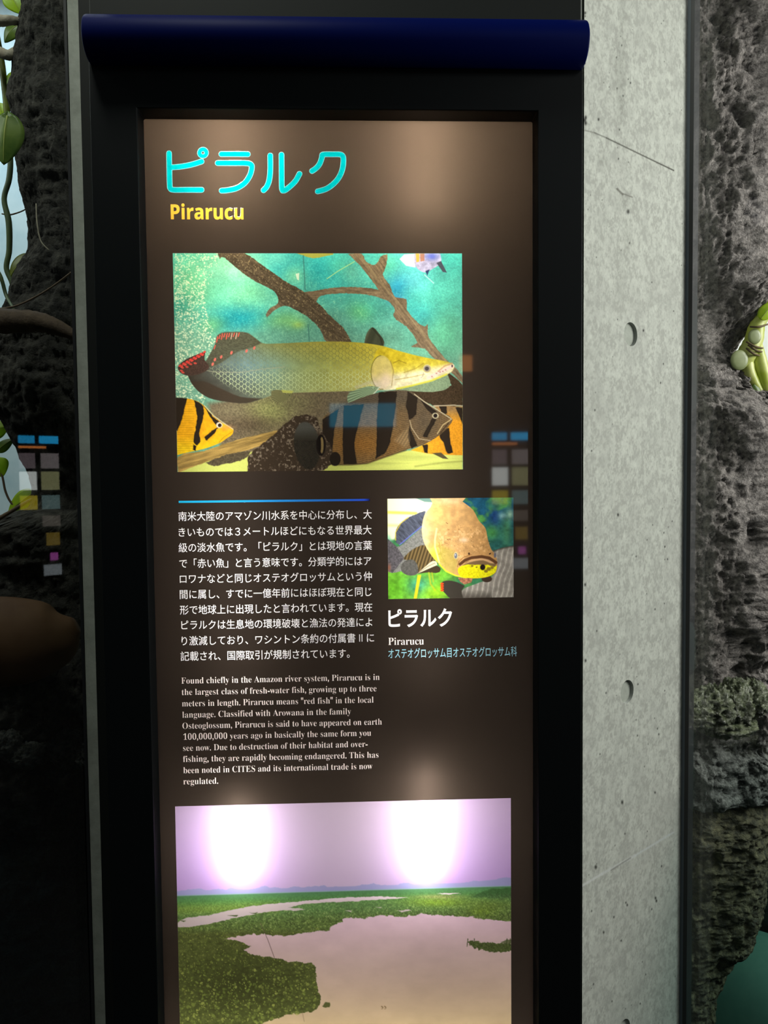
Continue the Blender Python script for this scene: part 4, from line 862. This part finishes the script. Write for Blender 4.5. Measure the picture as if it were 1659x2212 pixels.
def contours(fld, xs, ys, lev):
    """marching squares: closed loops of the level set"""
    g = fld - lev; g = np.where(np.abs(g) < 1e-6, 1e-6, g); ins = g < 0; ny, nx = g.shape; seg = {}
    def ex(i, j): t = g[j, i] / (g[j, i] - g[j, i + 1]); return (xs[i] + t * (xs[i + 1] - xs[i]), ys[j])
    def ey(i, j): t = g[j, i] / (g[j, i] - g[j + 1, i]); return (xs[i], ys[j] + t * (ys[j + 1] - ys[j]))
    pt = {}
    cs = ins[:-1, :-1] * 1 + ins[:-1, 1:] * 2 + ins[1:, 1:] * 4 + ins[1:, :-1] * 8
    tab = {1: ['TL'], 2: ['RT'], 3: ['RL'], 4: ['BR'], 5: ['TL', 'BR'], 6: ['BT'], 7: ['BL'], 8: ['LB'], 9: ['TB'], 10: ['RT', 'LB'], 11: ['RB'], 12: ['LR'], 13: ['TR'], 14: ['LT']}
    for j, i in zip(*np.where((cs > 0) & (cs < 15))):
        key = {'T': ('x', i, j), 'B': ('x', i, j + 1), 'L': ('y', i, j), 'R': ('y', i + 1, j)}
        for s in tab[int(cs[j, i])]:
            a, b = key[s[0]], key[s[1]]; seg.setdefault(a, []).append(b); seg.setdefault(b, []).append(a)
    for k in seg: pt[k] = ex(k[1], k[2]) if k[0] == 'x' else ey(k[1], k[2])
    loops, seen = [], set()
    for k in seg:
        if k in seen: continue
        lp, c = [], k
        while c not in seen:
            seen.add(c); lp.append(pt[c]); nx_ = [b for b in seg[c] if b not in seen]
            if not nx_: break
            c = nx_[0]
        if len(lp) > 5: loops.append(np.array(lp))
    return loops
gx, gy = np.arange(90, 1530, 4.0), np.arange(40, 450, 4.0); GX, GY = np.meshgrid(gx, gy); fld = title_field(GX, GY)
def to_plane(l):
    return np.array([(lambda v: (v.x, v.z))(P(330 + a / 3.6065, 300 + b / 3.6065, YD)) for a, b in l])
outer = [to_plane(l) for l in contours(fld, gx, gy, 0.0)]; inner = [to_plane(l) for l in contours(fld, gx, gy, -5.0)]
film_loops += outer
t = fill_mesh('japanese_title', inner, print_mat('cyan_ink', (0.0, 0.21, 0.255)), YD + 0.0001, sign, 'large rounded cyan Japanese title')
fill_mesh('title_outline', outer + inner, print_mat('pale_cyan_edge_ink', (0.06, 0.25, 0.29)), YD + 0.0001, sign, 'lighter cyan outline')

# ---- printed pictures and the divider
def picture(name, quad, fn, gain, step, label):
    (ax, ay), (bx, by), (cx_, cy_), (dx, dy) = quad        # TL, TR, BR, BL in the photo
    A, B, C_, D = [P(*p, YD) for p in quad]
    x0, x1 = (A.x + D.x) / 2, (B.x + C_.x) / 2; z1, z0 = (A.z + B.z) / 2, (C_.z + D.z) / 2
    nu, nv = int((bx - ax) / step) + 1, int((cy_ - by) / step) + 1
    U, V = np.meshgrid(np.linspace(x0, x1, nu), np.linspace(z1, z0, nv))
    co = np.stack([U.ravel(), np.full(U.size, YD + 0.0001), V.ravel()], axis=1)
    qx, qy = project(co)
    col = np.clip(fn(qx, qy) * gain, 0.0, 0.93)
    o = grid_obj(name, co, nu, nv, print_mat(name + '_film'), sign, col, smooth=False); o['label'] = label
    film_loops.append(np.array([(x0, z0), (x1, z0), (x1, z1), (x0, z1)]))
    return o
picture('fish_photograph', ((372.5, 546.5), (999, 548), (999, 1012.5), (384, 1021)), picture_large, 0.80, 1.0, 'backlit picture of a long green pirarucu among striped fish')
picture('portrait_photograph', ((836.5, 1077), (1108.5, 1075), (1110, 1291), (839, 1293)), picture_small, 1.15, 0.9, 'small backlit picture of a pirarucu seen head on')
picture('marsh_photograph', ((380, 1742), (1104, 1724), (1104, 2260), (388, 2260)), picture_marsh, 1.0, 1.2, 'backlit picture of a river marsh under a pale sky')
def divider(px, py):
    t = np.clip((px - 386) / 412, 0, 1)[:, None]
    c = lin((40, 190, 235)) * (1 - t) + lin((45, 75, 205)) * t
    return c * np.clip((800 - px) / 14, 0.03, 1)[:, None]
o = picture('divider_line', ((386, 1080.8), (799, 1078.6), (799, 1082.5), (386, 1086)), divider, 0.9, 0.9, 'thin cyan to blue dividing line')

# ---- the dark film itself with every opening cut out
OUT = np.array([(OL - 0.006, OB - 0.006), (OR + 0.006, OB - 0.006), (OR + 0.006, OT + 0.006), (OL - 0.006, OT + 0.006)])
fill_mesh('dark_film', [OUT] + film_loops, print_mat('dark_brown_film', (0.030, 0.0225, 0.0175)), YD, sign, 'dark brown printed film')

# ---------------------------------------------------------------- the hall behind the viewer, seen only as reflections
far = thing('hall_sign', 'lit information sign across the hall, seen reflected in the glass', 'sign', (1.455, -5.42, 0.0))
v, f = box(1.24, 1.68, -5.45, -5.40, 0.0, 2.05); mesh_obj('sign_case', v, f, M['frame'], far)
def lit(name, x0, x1, z0, z1, col, s):
    v, f = box(x0, x1, -5.398, -5.392, z0, z1); mesh_obj(name, v, f, emit(name + '_light', lin(col), s), far)
for x0, x1, z0, z1, col, s in ((1.48, 1.65, 1.79, 1.86, (40, 170, 230), 5), (1.30, 1.44, 1.79, 1.86, (40, 170, 230), 4), (1.30, 1.54, 1.745, 1.765, (235, 140, 70), 4), (1.30, 1.44, 1.56, 1.70, (150, 135, 140), 2.0), (1.49, 1.65, 1.56, 1.70, (170, 160, 160), 2.2),
                               (1.30, 1.45, 1.36, 1.53, (215, 220, 215), 5), (1.49, 1.65, 1.36, 1.53, (165, 165, 120), 3), (1.30, 1.45, 1.18, 1.31, (190, 170, 40), 3.5), (1.49, 1.65, 1.18, 1.31, (120, 150, 150), 2.5), (1.49, 1.65, 1.02, 1.12, (150, 140, 130), 1.5),
                               (1.52, 1.64, 0.84, 0.96, (190, 160, 70), 1.5), (1.55, 1.62, 0.70, 0.77, (220, 110, 210), 2.2), (1.49, 1.65, 0.56, 0.66, (190, 200, 205), 1.8)):
    lit('lit_panel', x0, x1, z0, z1, col, s)

scr = thing('hall_screen', 'blue lit display on the far hall wall, seen reflected in the fish picture', 'screen', (0.07, -5.5, 1.9))
v, f = boxes((-0.27, 0.42, -5.5, -5.46, 1.90, 2.17)); mesh_obj('screen_case', v, f, M['frame'], scr)
v, f = box(-0.24, 0.39, -5.459, -5.455, 1.93, 2.15); mesh_obj('screen', v, f, emit('blue_screen_light', (0.0, 0.42, 0.66), 2.2), scr)
lamp = thing('wall_lamp', 'small amber lamp high on the far hall wall, seen only as a reflection', 'lamp', (1.06, -5.5, 2.45))
v, f = box(0.98, 1.14, -5.5, -5.47, 2.43, 2.62); mesh_obj('lamp_case', v, f, M['frame'], lamp)
v, f = box(1.0, 1.12, -5.469, -5.45, 2.45, 2.60); mesh_obj('lamp_shade', v, f, emit('amber_light', (1.0, 0.36, 0.08), 2.6), lamp)

# ---------------------------------------------------------------- rocks
def rock(name, label, prof_l, prof_r, y_c, y_half, m, n_h=260, n_a=220, amp=0.03, fine=0.010, seed=0, cat='rock', ztop=None, zbot=None, freq=7.0, sq=0.8):
    """closed rock: left and right outline in photo rows at depth y_c, rounded section, broken surface"""
    zl = [(P(px, py, y_c).x, P(px, py, y_c).z) for px, py in prof_l]; zr = [(P(px, py, y_c).x, P(px, py, y_c).z) for px, py in prof_r]
    zt = max(max(p[1] for p in zl), max(p[1] for p in zr)) if ztop is None else ztop
    zb = min(min(p[1] for p in zl), min(p[1] for p in zr)) if zbot is None else zbot
    z = np.linspace(zb, zt, n_h)
    sl = sorted(zl, key=lambda p: p[1]); sr = sorted(zr, key=lambda p: p[1])
    xl = np.interp(z, [p[1] for p in sl], [p[0] for p in sl]); xr = np.interp(z, [p[1] for p in sr], [p[0] for p in sr])
    th = np.linspace(0, 2 * math.pi, n_a, endpoint=False)
    c, s = np.cos(th), np.sin(th); cs = np.sign(c) * np.abs(c) ** sq; ss = np.sign(s) * np.abs(s) ** sq
    hw = np.maximum((xr - xl) / 2, 0.006)[:, None]; xc = ((xr + xl) / 2)[:, None]
    hy = (y_half * np.clip(hw / hw.mean(), 0.35, 1.0))
    capz = np.clip(np.minimum(np.arange(n_h), np.arange(n_h)[::-1]) / 3.0, 0, 1)[:, None] ** 0.5
    X = xc + hw * cs[None] * capz; Y = y_c + hy * ss[None] * capz; Z = np.repeat(z[:, None], n_a, 1)
    nx, ny = np.cos(th)[None] / hw, np.sin(th)[None] / hy; ln = np.hypot(nx, ny); nx, ny = nx / ln, ny / ln
    d = (fbm3(X * freq, Y * freq, Z * freq, 4, seed, 0.55) - 0.5) * 2 * amp + (fbm3(X * 48, Y * 48, Z * 42, 5, seed + 20, 0.75, True) - 0.55) * 2 * fine
    d2 = (fbm3(X * freq, Y * freq, Z * freq * .8, 3, seed + 50) - 0.5) * amp
    k = np.clip(hw / 0.05, 0.15, 1) * capz
    X = X + nx * d * k * 0.25; Y = Y + ny * d * k * 1.3; Z = Z + d2 * k * 0.6
    co = np.stack([X.ravel(), Y.ravel(), Z.ravel()], axis=1)
    org = (float(xc.mean()), float(y_c), float(zb))
    o = grid_obj(name, co, n_a, n_h, m, None, None, smooth=True, wrap_u=True, origin=org)
    if label: tag(o, label, cat)
    return o
S = 3.16
ll = [(150, -40), (150, 0), (140, 110), (130, 180), (120, 300), (95, 450), (70, 700), (100, 850), (130, 950), (115, 1080), (130, 1200), (150, 1370), (190, 1500), (210, 1620), (200, 1780), (150, 1870), (110, 2030), (90, 2120)]
left_l = [(a / S, b / S) for a, b in ll] + [(20, 690), (14, 735)] + [(a / S, 600 + b / S) for a, b in ((5, 560), (-10, 640), (-15, 800), (10, 950), (60, 1000), (130, 1160), (190, 1310), (235, 1450), (215, 1560))] + [(30, 1106), (-20, 1125), (-120, 1150), (-140, 1500), (-100, 1640), (-60, 1900), (-40, 2280)]
left_r = [(205, -40), (215, 600), (225, 1200), (235, 1700), (240, 2280)]
rock_left = rock('rough_rock_column', 'dark rough rock column behind the left pane beside the vines', [(q[0] + 6, q[1]) for q in left_l], left_r, 1.31, 0.09, M['rock'], 420, 260, 0.030, 0.010, 3)
v, f = tube([P(-60, 1385, 1.14), P(40, 1385, 1.14), P(120, 1372, 1.145), P(165, 1350, 1.15)], [0.066, 0.064, 0.048, 0.012], 28, 10)
o = mesh_obj('reflection_form', v, f, M['brown_reflection'], None, True, tuple(P(40, 1450, 1.14))); tag(o, 'smooth reddish brown form standing in for a reflection in the left pane', 'stone')  # solid body added where only a reflection shows in the glass
def crust(name, label, spots, y, rad, m, cat, n=70, seed=1, parent=None):
    V, Fc = [], []
    for (px, py, rw, rh) in spots:
        c = P(px, py, y); nu, nv = 64, 36; b = len(V)
        for j in range(nv + 1):
            ph = math.pi * j / nv - math.pi / 2
            for i in range(nu):
                a = 2 * math.pi * i / nu; q = np.array([math.cos(ph) * math.cos(a), math.cos(ph) * math.sin(a), math.sin(ph)])
                k = 1 + 0.9 * (fbm3(q[0] * 3.0 + px, q[1] * 3.0, q[2] * 3.0 + py, 5, seed, 0.8, True) - 0.5)
                V.append((c.x + q[0] * rw / F * y * k, c.y + q[1] * rad * k, c.z + q[2] * rh / F * y * k))
        for j in range(nv):
            for i in range(nu): Fc.append((b + j * nu + i, b + j * nu + (i + 1) % nu, b + (j + 1) * nu + (i + 1) % nu, b + (j + 1) * nu + i))
    o = mesh_obj(name, V, Fc, m, parent, True, None if parent else tuple(P(spots[0][0], spots[0][1], y)))
    o['label'] = label
    return o
crust('mineral_crust', 'pale grey mineral crust at the waterline of the left rock', [(15, 1610, 26, 26), (60, 1632, 34, 22), (92, 1628, 16, 18), (150, 1618, 34, 34), (185, 1630, 20, 26)], 1.19, 0.02, M['crust'], None, seed=4, parent=rock_left)

# right rock wall with a gap for the plant
c5 = lambda a, b: (1200 + a / 3.159, 600 + b / 3.159); c6 = lambda a, b: (1200 + a / 2.425, 1300 + b / 2.425)
right_r = [(1800, -60), (1800, 560), (1700, 630), (1659, 648), c5(1350, 270), c5(1240, 420), c5(1165, 540), c5(1195, 620), c5(1262, 650), c5(1330, 770), c5(1450, 820), (1700, 880), (1790, 920), (1790, 1300), (1690, 1350), c6(1113, 200), c6(1072, 300), c6(1102, 380), c6(1105, 500), c6(1060, 610), (1630, 1590), (1668, 1620), (1672, 1690), (1650, 1712)]
right_l = [(1395, -60), (1400, 800), (1405, 1712)]
rock_right = rock('rock_wall', 'grey brown volcanic rock wall behind the right pane', right_l, right_r, 1.43, 0.11, M['rockr'], 460, 300, 0.030, 0.014, 11, freq=8.0, sq=0.6)
crust('moss', 'wet green moss on the foot of the right rock wall at the waterline', [(1500, 1535, 46, 36), (1545, 1528, 42, 42), (1590, 1520, 36, 46), (1625, 1508, 26, 34), (1570, 1565, 52, 24)], 1.285, 0.03, M['moss'], None, seed=9, parent=rock_right)
sub_r = [(1612, 1650), c6(1050, 930), c6(1092, 1080), c6(1072, 1270), c6(1060, 1480), c6(990, 1650), c6(920, 1750), c6(850, 1870), c6(800, 2000), c6(772, 2212), (1505, 2290)]
sub_l = [(1395, 1650), (1390, 2290)]
rock('submerged_rock', 'brown rough rock under water in the right tank', sub_l, sub_r, 1.45, 0.09, M['rockw'], 260, 240, 0.028, 0.011, 17, freq=9.0, sq=0.7, zbot=0.33)
v, f = tube([P(1540, 2330, 1.62), P(1600, 2240, 1.62), P(1680, 2180, 1.62), P(1760, 2150, 1.62)], [0.10, 0.15, 0.17, 0.10], 24, 10)
o = mesh_obj('lit_patch_mound', v, f, M['lit_patch'], None, True, tuple(P(1640, 2330, 1.62))); tag(o, 'pale rounded mound standing in for a lit patch deep in the right tank', 'stone')  # mound added for a lit patch; its pale colour stands for the light

rock('added_dark_bank', 'added dark rock mass that darkens the water far back in the right tank', [(1540, 1600), (1520, 2500)], [(1900, 1600), (1950, 2500)], 2.0, 0.12, M['rock'], 120, 140, 0.05, 0.012, 31)  # rock mass added to keep the deep water dark
# ---------------------------------------------------------------- water
def water_mat(name, absorb, density):
    m, nt, out = mat(name); N, L = nt.nodes, nt.links
    t = N.new('ShaderNodeBsdfTransparent'); g = N.new('ShaderNodeBsdfGlossy'); g.inputs['Roughness'].default_value = 0.02
    fr = fresnel(nt, 1.33)
    tc = N.new('ShaderNodeTexCoord'); n = N.new('ShaderNodeTexNoise'); n.inputs['Scale'].default_value = 9; L.new(tc.outputs['Object'], n.inputs['Vector'])
    bp = N.new('ShaderNodeBump'); bp.inputs['Strength'].default_value = 0.15; bp.inputs['Distance'].default_value = 0.01
    L.new(n.outputs['Fac'], bp.inputs['Height']); L.new(bp.outputs[0], g.inputs['Normal'])
    mx = N.new('ShaderNodeMixShader'); L.new(fr.outputs[0], mx.inputs[0]); L.new(t.outputs[0], mx.inputs[1]); L.new(g.outputs[0], mx.inputs[2]); L.new(mx.outputs[0], out.inputs[0])
    v = N.new('ShaderNodeVolumeAbsorption'); v.inputs['Color'].default_value = tuple(absorb) + (1,); v.inputs['Density'].default_value = density
    L.new(v.outputs[0], out.inputs['Volume']); return m
def along(p, d, n, s, t): return (p[0] + d[0] * s + n[0] * t, p[1] + d[1] * s + n[1] * t)
w1 = [along(PE, dGR, nGR, 0.014, 0.032), along(PE, dGR, nGR, 1.55, 0.032), (2.5, YBACK - 0.01), (PE[0] + 0.01, YBACK - 0.01), (PE[0] + 0.01, PE[1] + 0.04)]
v, f = prism(ccw(w1), 0.005, ZW); o = mesh_obj('tank_water', v, f, water_mat('teal_tank_water', (0.10, 0.52, 0.48), 1.25), None, False, (1.2, 1.6, 0.005)); tag(o, 'clear teal water in the right tank', 'water', kind='stuff')
w2 = [along(L0, dGL, nGL, 0.02, 0.034), along(L0, dGL, nGL, 1.85, 0.034), (-2.2, YBACK - 0.01), (L0[0] - 0.01, YBACK - 0.01), (L0[0] - 0.013, L0[1] + 0.045)]
v, f = prism(ccw(w2), 0.005, ZW - 0.06); o = mesh_obj('tank_water', v, f, water_mat('dark_tank_water', (0.10, 0.40, 0.50), 6.0), None, False, (-1.0, 1.6, 0.005)); tag(o, 'dark water in the left tank', 'water', kind='stuff')

# ---------------------------------------------------------------- plants
def leaf(name, base, tip, width, m, parent, bend=0.15, face=(0, -1, 0.15), notch=0.0, vein=True, thick=0.0006):
    """pointed oval leaf blade between two world points, slightly folded, with a midrib"""
    base, tip = Vector(base), Vector(tip); ax = tip - base; ln = ax.length; ax.normalize(); nrm_ = Vector(face); nrm_ = (nrm_ - ax * nrm_.dot(ax)).normalized(); sd = ax.cross(nrm_)
    nu, nv = 9, 15; V, Fc = [], []
    for side in (1, -1):
        for j in range(nv):
            t = j / (nv - 1); w = width * 0.5 * (math.sin(math.pi * min(1, t ** 0.72)) ** 0.8 if t < 1 else 0) + 0.0004
            for i in range(nu):
                u = i / (nu - 1) * 2 - 1
                p = base + ax * (ln * (t - notch * (abs(u) ** 1.5) * (1 - t) ** 3 )) + sd * (w * u) + nrm_ * (bend * ln * math.sin(math.pi * t) * .5 - abs(u) * w * 0.28 + side * thick)
                V.append(p)
    n = nu * nv
    for j in range(nv - 1):
        for i in range(nu - 1):
            a = j * nu + i; Fc.append((a, a + 1, a + nu + 1, a + nu)); Fc.append((n + a, n + a + nu, n + a + nu + 1, n + a + 1))
    rim = [i for i in range(nu)] + [j * nu + nu - 1 for j in range(1, nv)] + [(nv - 1) * nu + i for i in range(nu - 2, -1, -1)] + [j * nu for j in range(nv - 2, 0, -1)]
    for a, b in zip(rim, rim[1:] + rim[:1]): Fc.append((a, n + a, n + b, b))
    o = mesh_obj(name, V, Fc, m, parent, True)
    if vein:
        pts = [base + ax * (ln * t) + nrm_ * (bend * ln * math.sin(math.pi * t) * .5 + thick) for t in (0, .35, .7, .97)]
        v, f = tube(pts, [ln * .014, ln * .012, ln * .008, ln * .003], 6, 4); mesh_obj('midrib', v, f, M['vein'], o, True)
    return o
YV = 1.30
def q(px, py, y=YV): return P(px, py, y)
org = q(10, 700)
vine = thing('climbing_vine', 'tall green vine with hanging leaves in front of the pale wall, upper left', 'plant', tuple(org))
v, f = tube([q(-12, 60), q(2, 130), q(9, 180), q(15, 240), q(14, 262)], [.006, .0055, .005, .005, .004], 10, 6); mesh_obj('stem', v, f, M['olive'], vine, True)
v, f = tube([q(10, 255), q(22, 330), q(20, 385), q(9, 430), q(19, 480), q(20, 540), q(14, 580), q(28, 622), q(20, 690)], [.004, .0042, .0045, .0042, .0048, .0045, .0042, .0042, .004], 10, 6); mesh_obj('stem', v, f, M['stemg'], vine, True)
v, f = tube([q(4, 462), q(22, 464), q(50, 455), q(72, 440)], [.0012, .0014, .0012, .0008], 6, 5); mesh_obj('tendril', v, f, M['twig'], vine, True)
leaf('leaf', q(16, -22), q(47, 30), 0.034, M['lime'], vine)
leaf('leaf', q(44, 52), q(10, 92), 0.026, M['green'], vine, .3)
leaf('leaf', q(27, 155), q(14, 208), 0.016, M['lime'], vine)
leaf('leaf', q(16, 250, 1.21), q(8, 356, 1.21), 0.052, M['green'], vine, .12, notch=0.1)
leaf('leaf', q(62, 548), q(20, 604), 0.024, M['olive'], vine, .2)
leaf('leaf', q(-2, 222), q(10, 262), 0.02, M['lime'], vine)
vine2 = thing('trailing_vine', 'small trailing vine with yellow green leaves, lower left beside the rock column', 'plant', tuple(q(20, 1110)))
v, f = tube([q(-10, 1000), q(4, 1026), q(12, 1062), q(26, 1088), q(44, 1093)], [.0018] * 5, 8, 6); mesh_obj('stem', v, f, M['twig'], vine2, True)
leaf('leaf', q(-8, 975), q(30, 948), 0.018, M['green'], vine2)
leaf('leaf', q(-14, 990), q(6, 1030), 0.036, M['lime'], vine2)
leaf('leaf', q(76, 1062), q(18, 1108), 0.034, M['lime'], vine2, .15)
leaf('leaf', q(-20, 930), q(18, 922), 0.03, M['lime'], vine2)
for nm, pts, r, m_, lb, ct in (
        ('aerial_root', [q(-30, 44, 1.27), q(0, 45, 1.27), q(24, 44, 1.27), q(46, 47, 1.29)], [.009, .0085, .007, .006], 'root', 'upper pale root reaching from the left edge to the rock column', 'root'),
        ('aerial_root', [q(-30, 100, 1.27), q(2, 114, 1.27), q(20, 119, 1.27), q(36, 108, 1.29)], [.008, .008, .0075, .006], 'root', 'lower pale root hooked upwards at the rock column', 'root'),
        ('hanging_rootlet', [q(-10, 668, 1.17), q(30, 662, 1.17), q(70, 645, 1.17), q(112, 620, 1.16), q(158, 586, 1.15)], [.0014] * 5, 'twig', 'thin rootlet slanting across the dark rock above the branch', 'root'),
        ('fine_root', [q(78, 440, 1.185), q(80, 480, 1.18), q(88, 520, 1.18), q(106, 541, 1.18)], [.0008, .001, .001, .0008], 'root', 'fine pale root hanging on the rock face', 'root'),
        ('dead_branch', [q(-40, 694, 1.17), q(20, 694, 1.17), q(80, 695, 1.165), q(120, 706, 1.16), q(165, 726, 1.155)], [.019, .018, .015, .012, .007], 'bark', 'thick dark brown branch lying across the left rock', 'branch'),
        ('twig', [q(-20, 1130, 1.19), q(20, 1107, 1.19), q(48, 1090, 1.19), q(68, 1078, 1.2)], [.0035, .003, .0028, .002], 'twig', 'short brown twig under the lowest bright leaf', 'twig'),
        ('leafless_stem', [q(-20, 560, 1.22), q(2, 600, 1.22), q(14, 640, 1.22), q(30, 668, 1.2)], [.003, .003, .0025, .002], 'stemg', 'bare dark stem leaning over the branch at the left edge', 'stem')):
    v, f = tube(pts, r, 12, 8, 0.12)
    if nm == 'fine_root': o = mesh_obj(nm, v, f, M[m_], rock_left, True); o['label'] = lb; continue
    o = mesh_obj(nm, v, f, M[m_], None, True, tuple(pts[-1])); tag(o, lb, ct)

# plant in the gap of the right rock
YR = 1.36
def q2(px, py, y=YR): return P(px, py, y)
pl = thing('stem_cutting', 'pale yellow green plant stem with round leaf scars in the rock gap, right edge', 'plant', tuple(q2(1640, 860)))
v, f = tube([q2(1672, 640), q2(1650, 672), q2(1636, 700), q2(1628, 735), q2(1612, 768), q2(1598, 790)], [.017, .015, .014, .016, .017, .013], 14, 8, .08); mesh_obj('stem', v, f, M['palestem'], pl, True)
v, f = tube([q2(1632, 738), q2(1640, 775), q2(1650, 820), q2(1664, 870)], [.010, .012, .013, .014], 12, 6, .05); mesh_obj('stem', v, f, M['palestem'], pl, True)
v, f = tube([q2(1612, 780), q2(1618, 810), q2(1640, 850)], [.012, .012, .010], 12, 6, .05); mesh_obj('stem', v, f, M['palestem'], pl, True)
def disc(name, c, r, th, m, parent):
    V, Fc, n = [], [], 28; c = Vector(c)
    for k, (rr, yy) in enumerate(((0.02, -th), (0.6, -th * .9), (0.92, -th * .5), (1.0, 0), (0.9, th))):
        for i in range(n):
            a = 2 * math.pi * i / n; V.append(c + Vector((r * rr * math.cos(a), yy, r * rr * 1.12 * math.sin(a))))
    for k in range(4):
        for i in range(n): Fc.append((k * n + i, k * n + (i + 1) % n, (k + 1) * n + (i + 1) % n, (k + 1) * n + i))
    Fc.append(tuple(range(n))[::-1]); Fc.append(tuple(range(4 * n, 5 * n)))
    return mesh_obj(name, V, Fc, m, parent, True)
disc('leaf_scar', q2(1597, 778, YR - .02), 0.016, .0022, M['scar'], pl)
disc('leaf_scar', q2(1630, 727, YR - .018), 0.012, .002, M['scar'], pl)
for a, b, c_, d in ((1612, 738, 1648, 752), (1616, 745, 1646, 760), (1620, 706, 1660, 700), (1612, 752, 1640, 768)):
    v, f = tube([q2(a, b, YR - .016), q2((a + c_) / 2, (b + d) / 2 + 3, YR - .024), q2(c_, d, YR - .01)], [.0016, .002, .0014], 6, 5); mesh_obj('leaf_sheath', v, f, M['fibre'], pl, True)
leaf('leaf', q2(1628, 830, YR - .01), q2(1642, 860, YR - .01), 0.014, M['green'], pl, vein=False)
leaf('leaf', q2(1642, 690, YR - .02), q2(1672, 650, YR - .02), 0.024, M['lime'], pl)
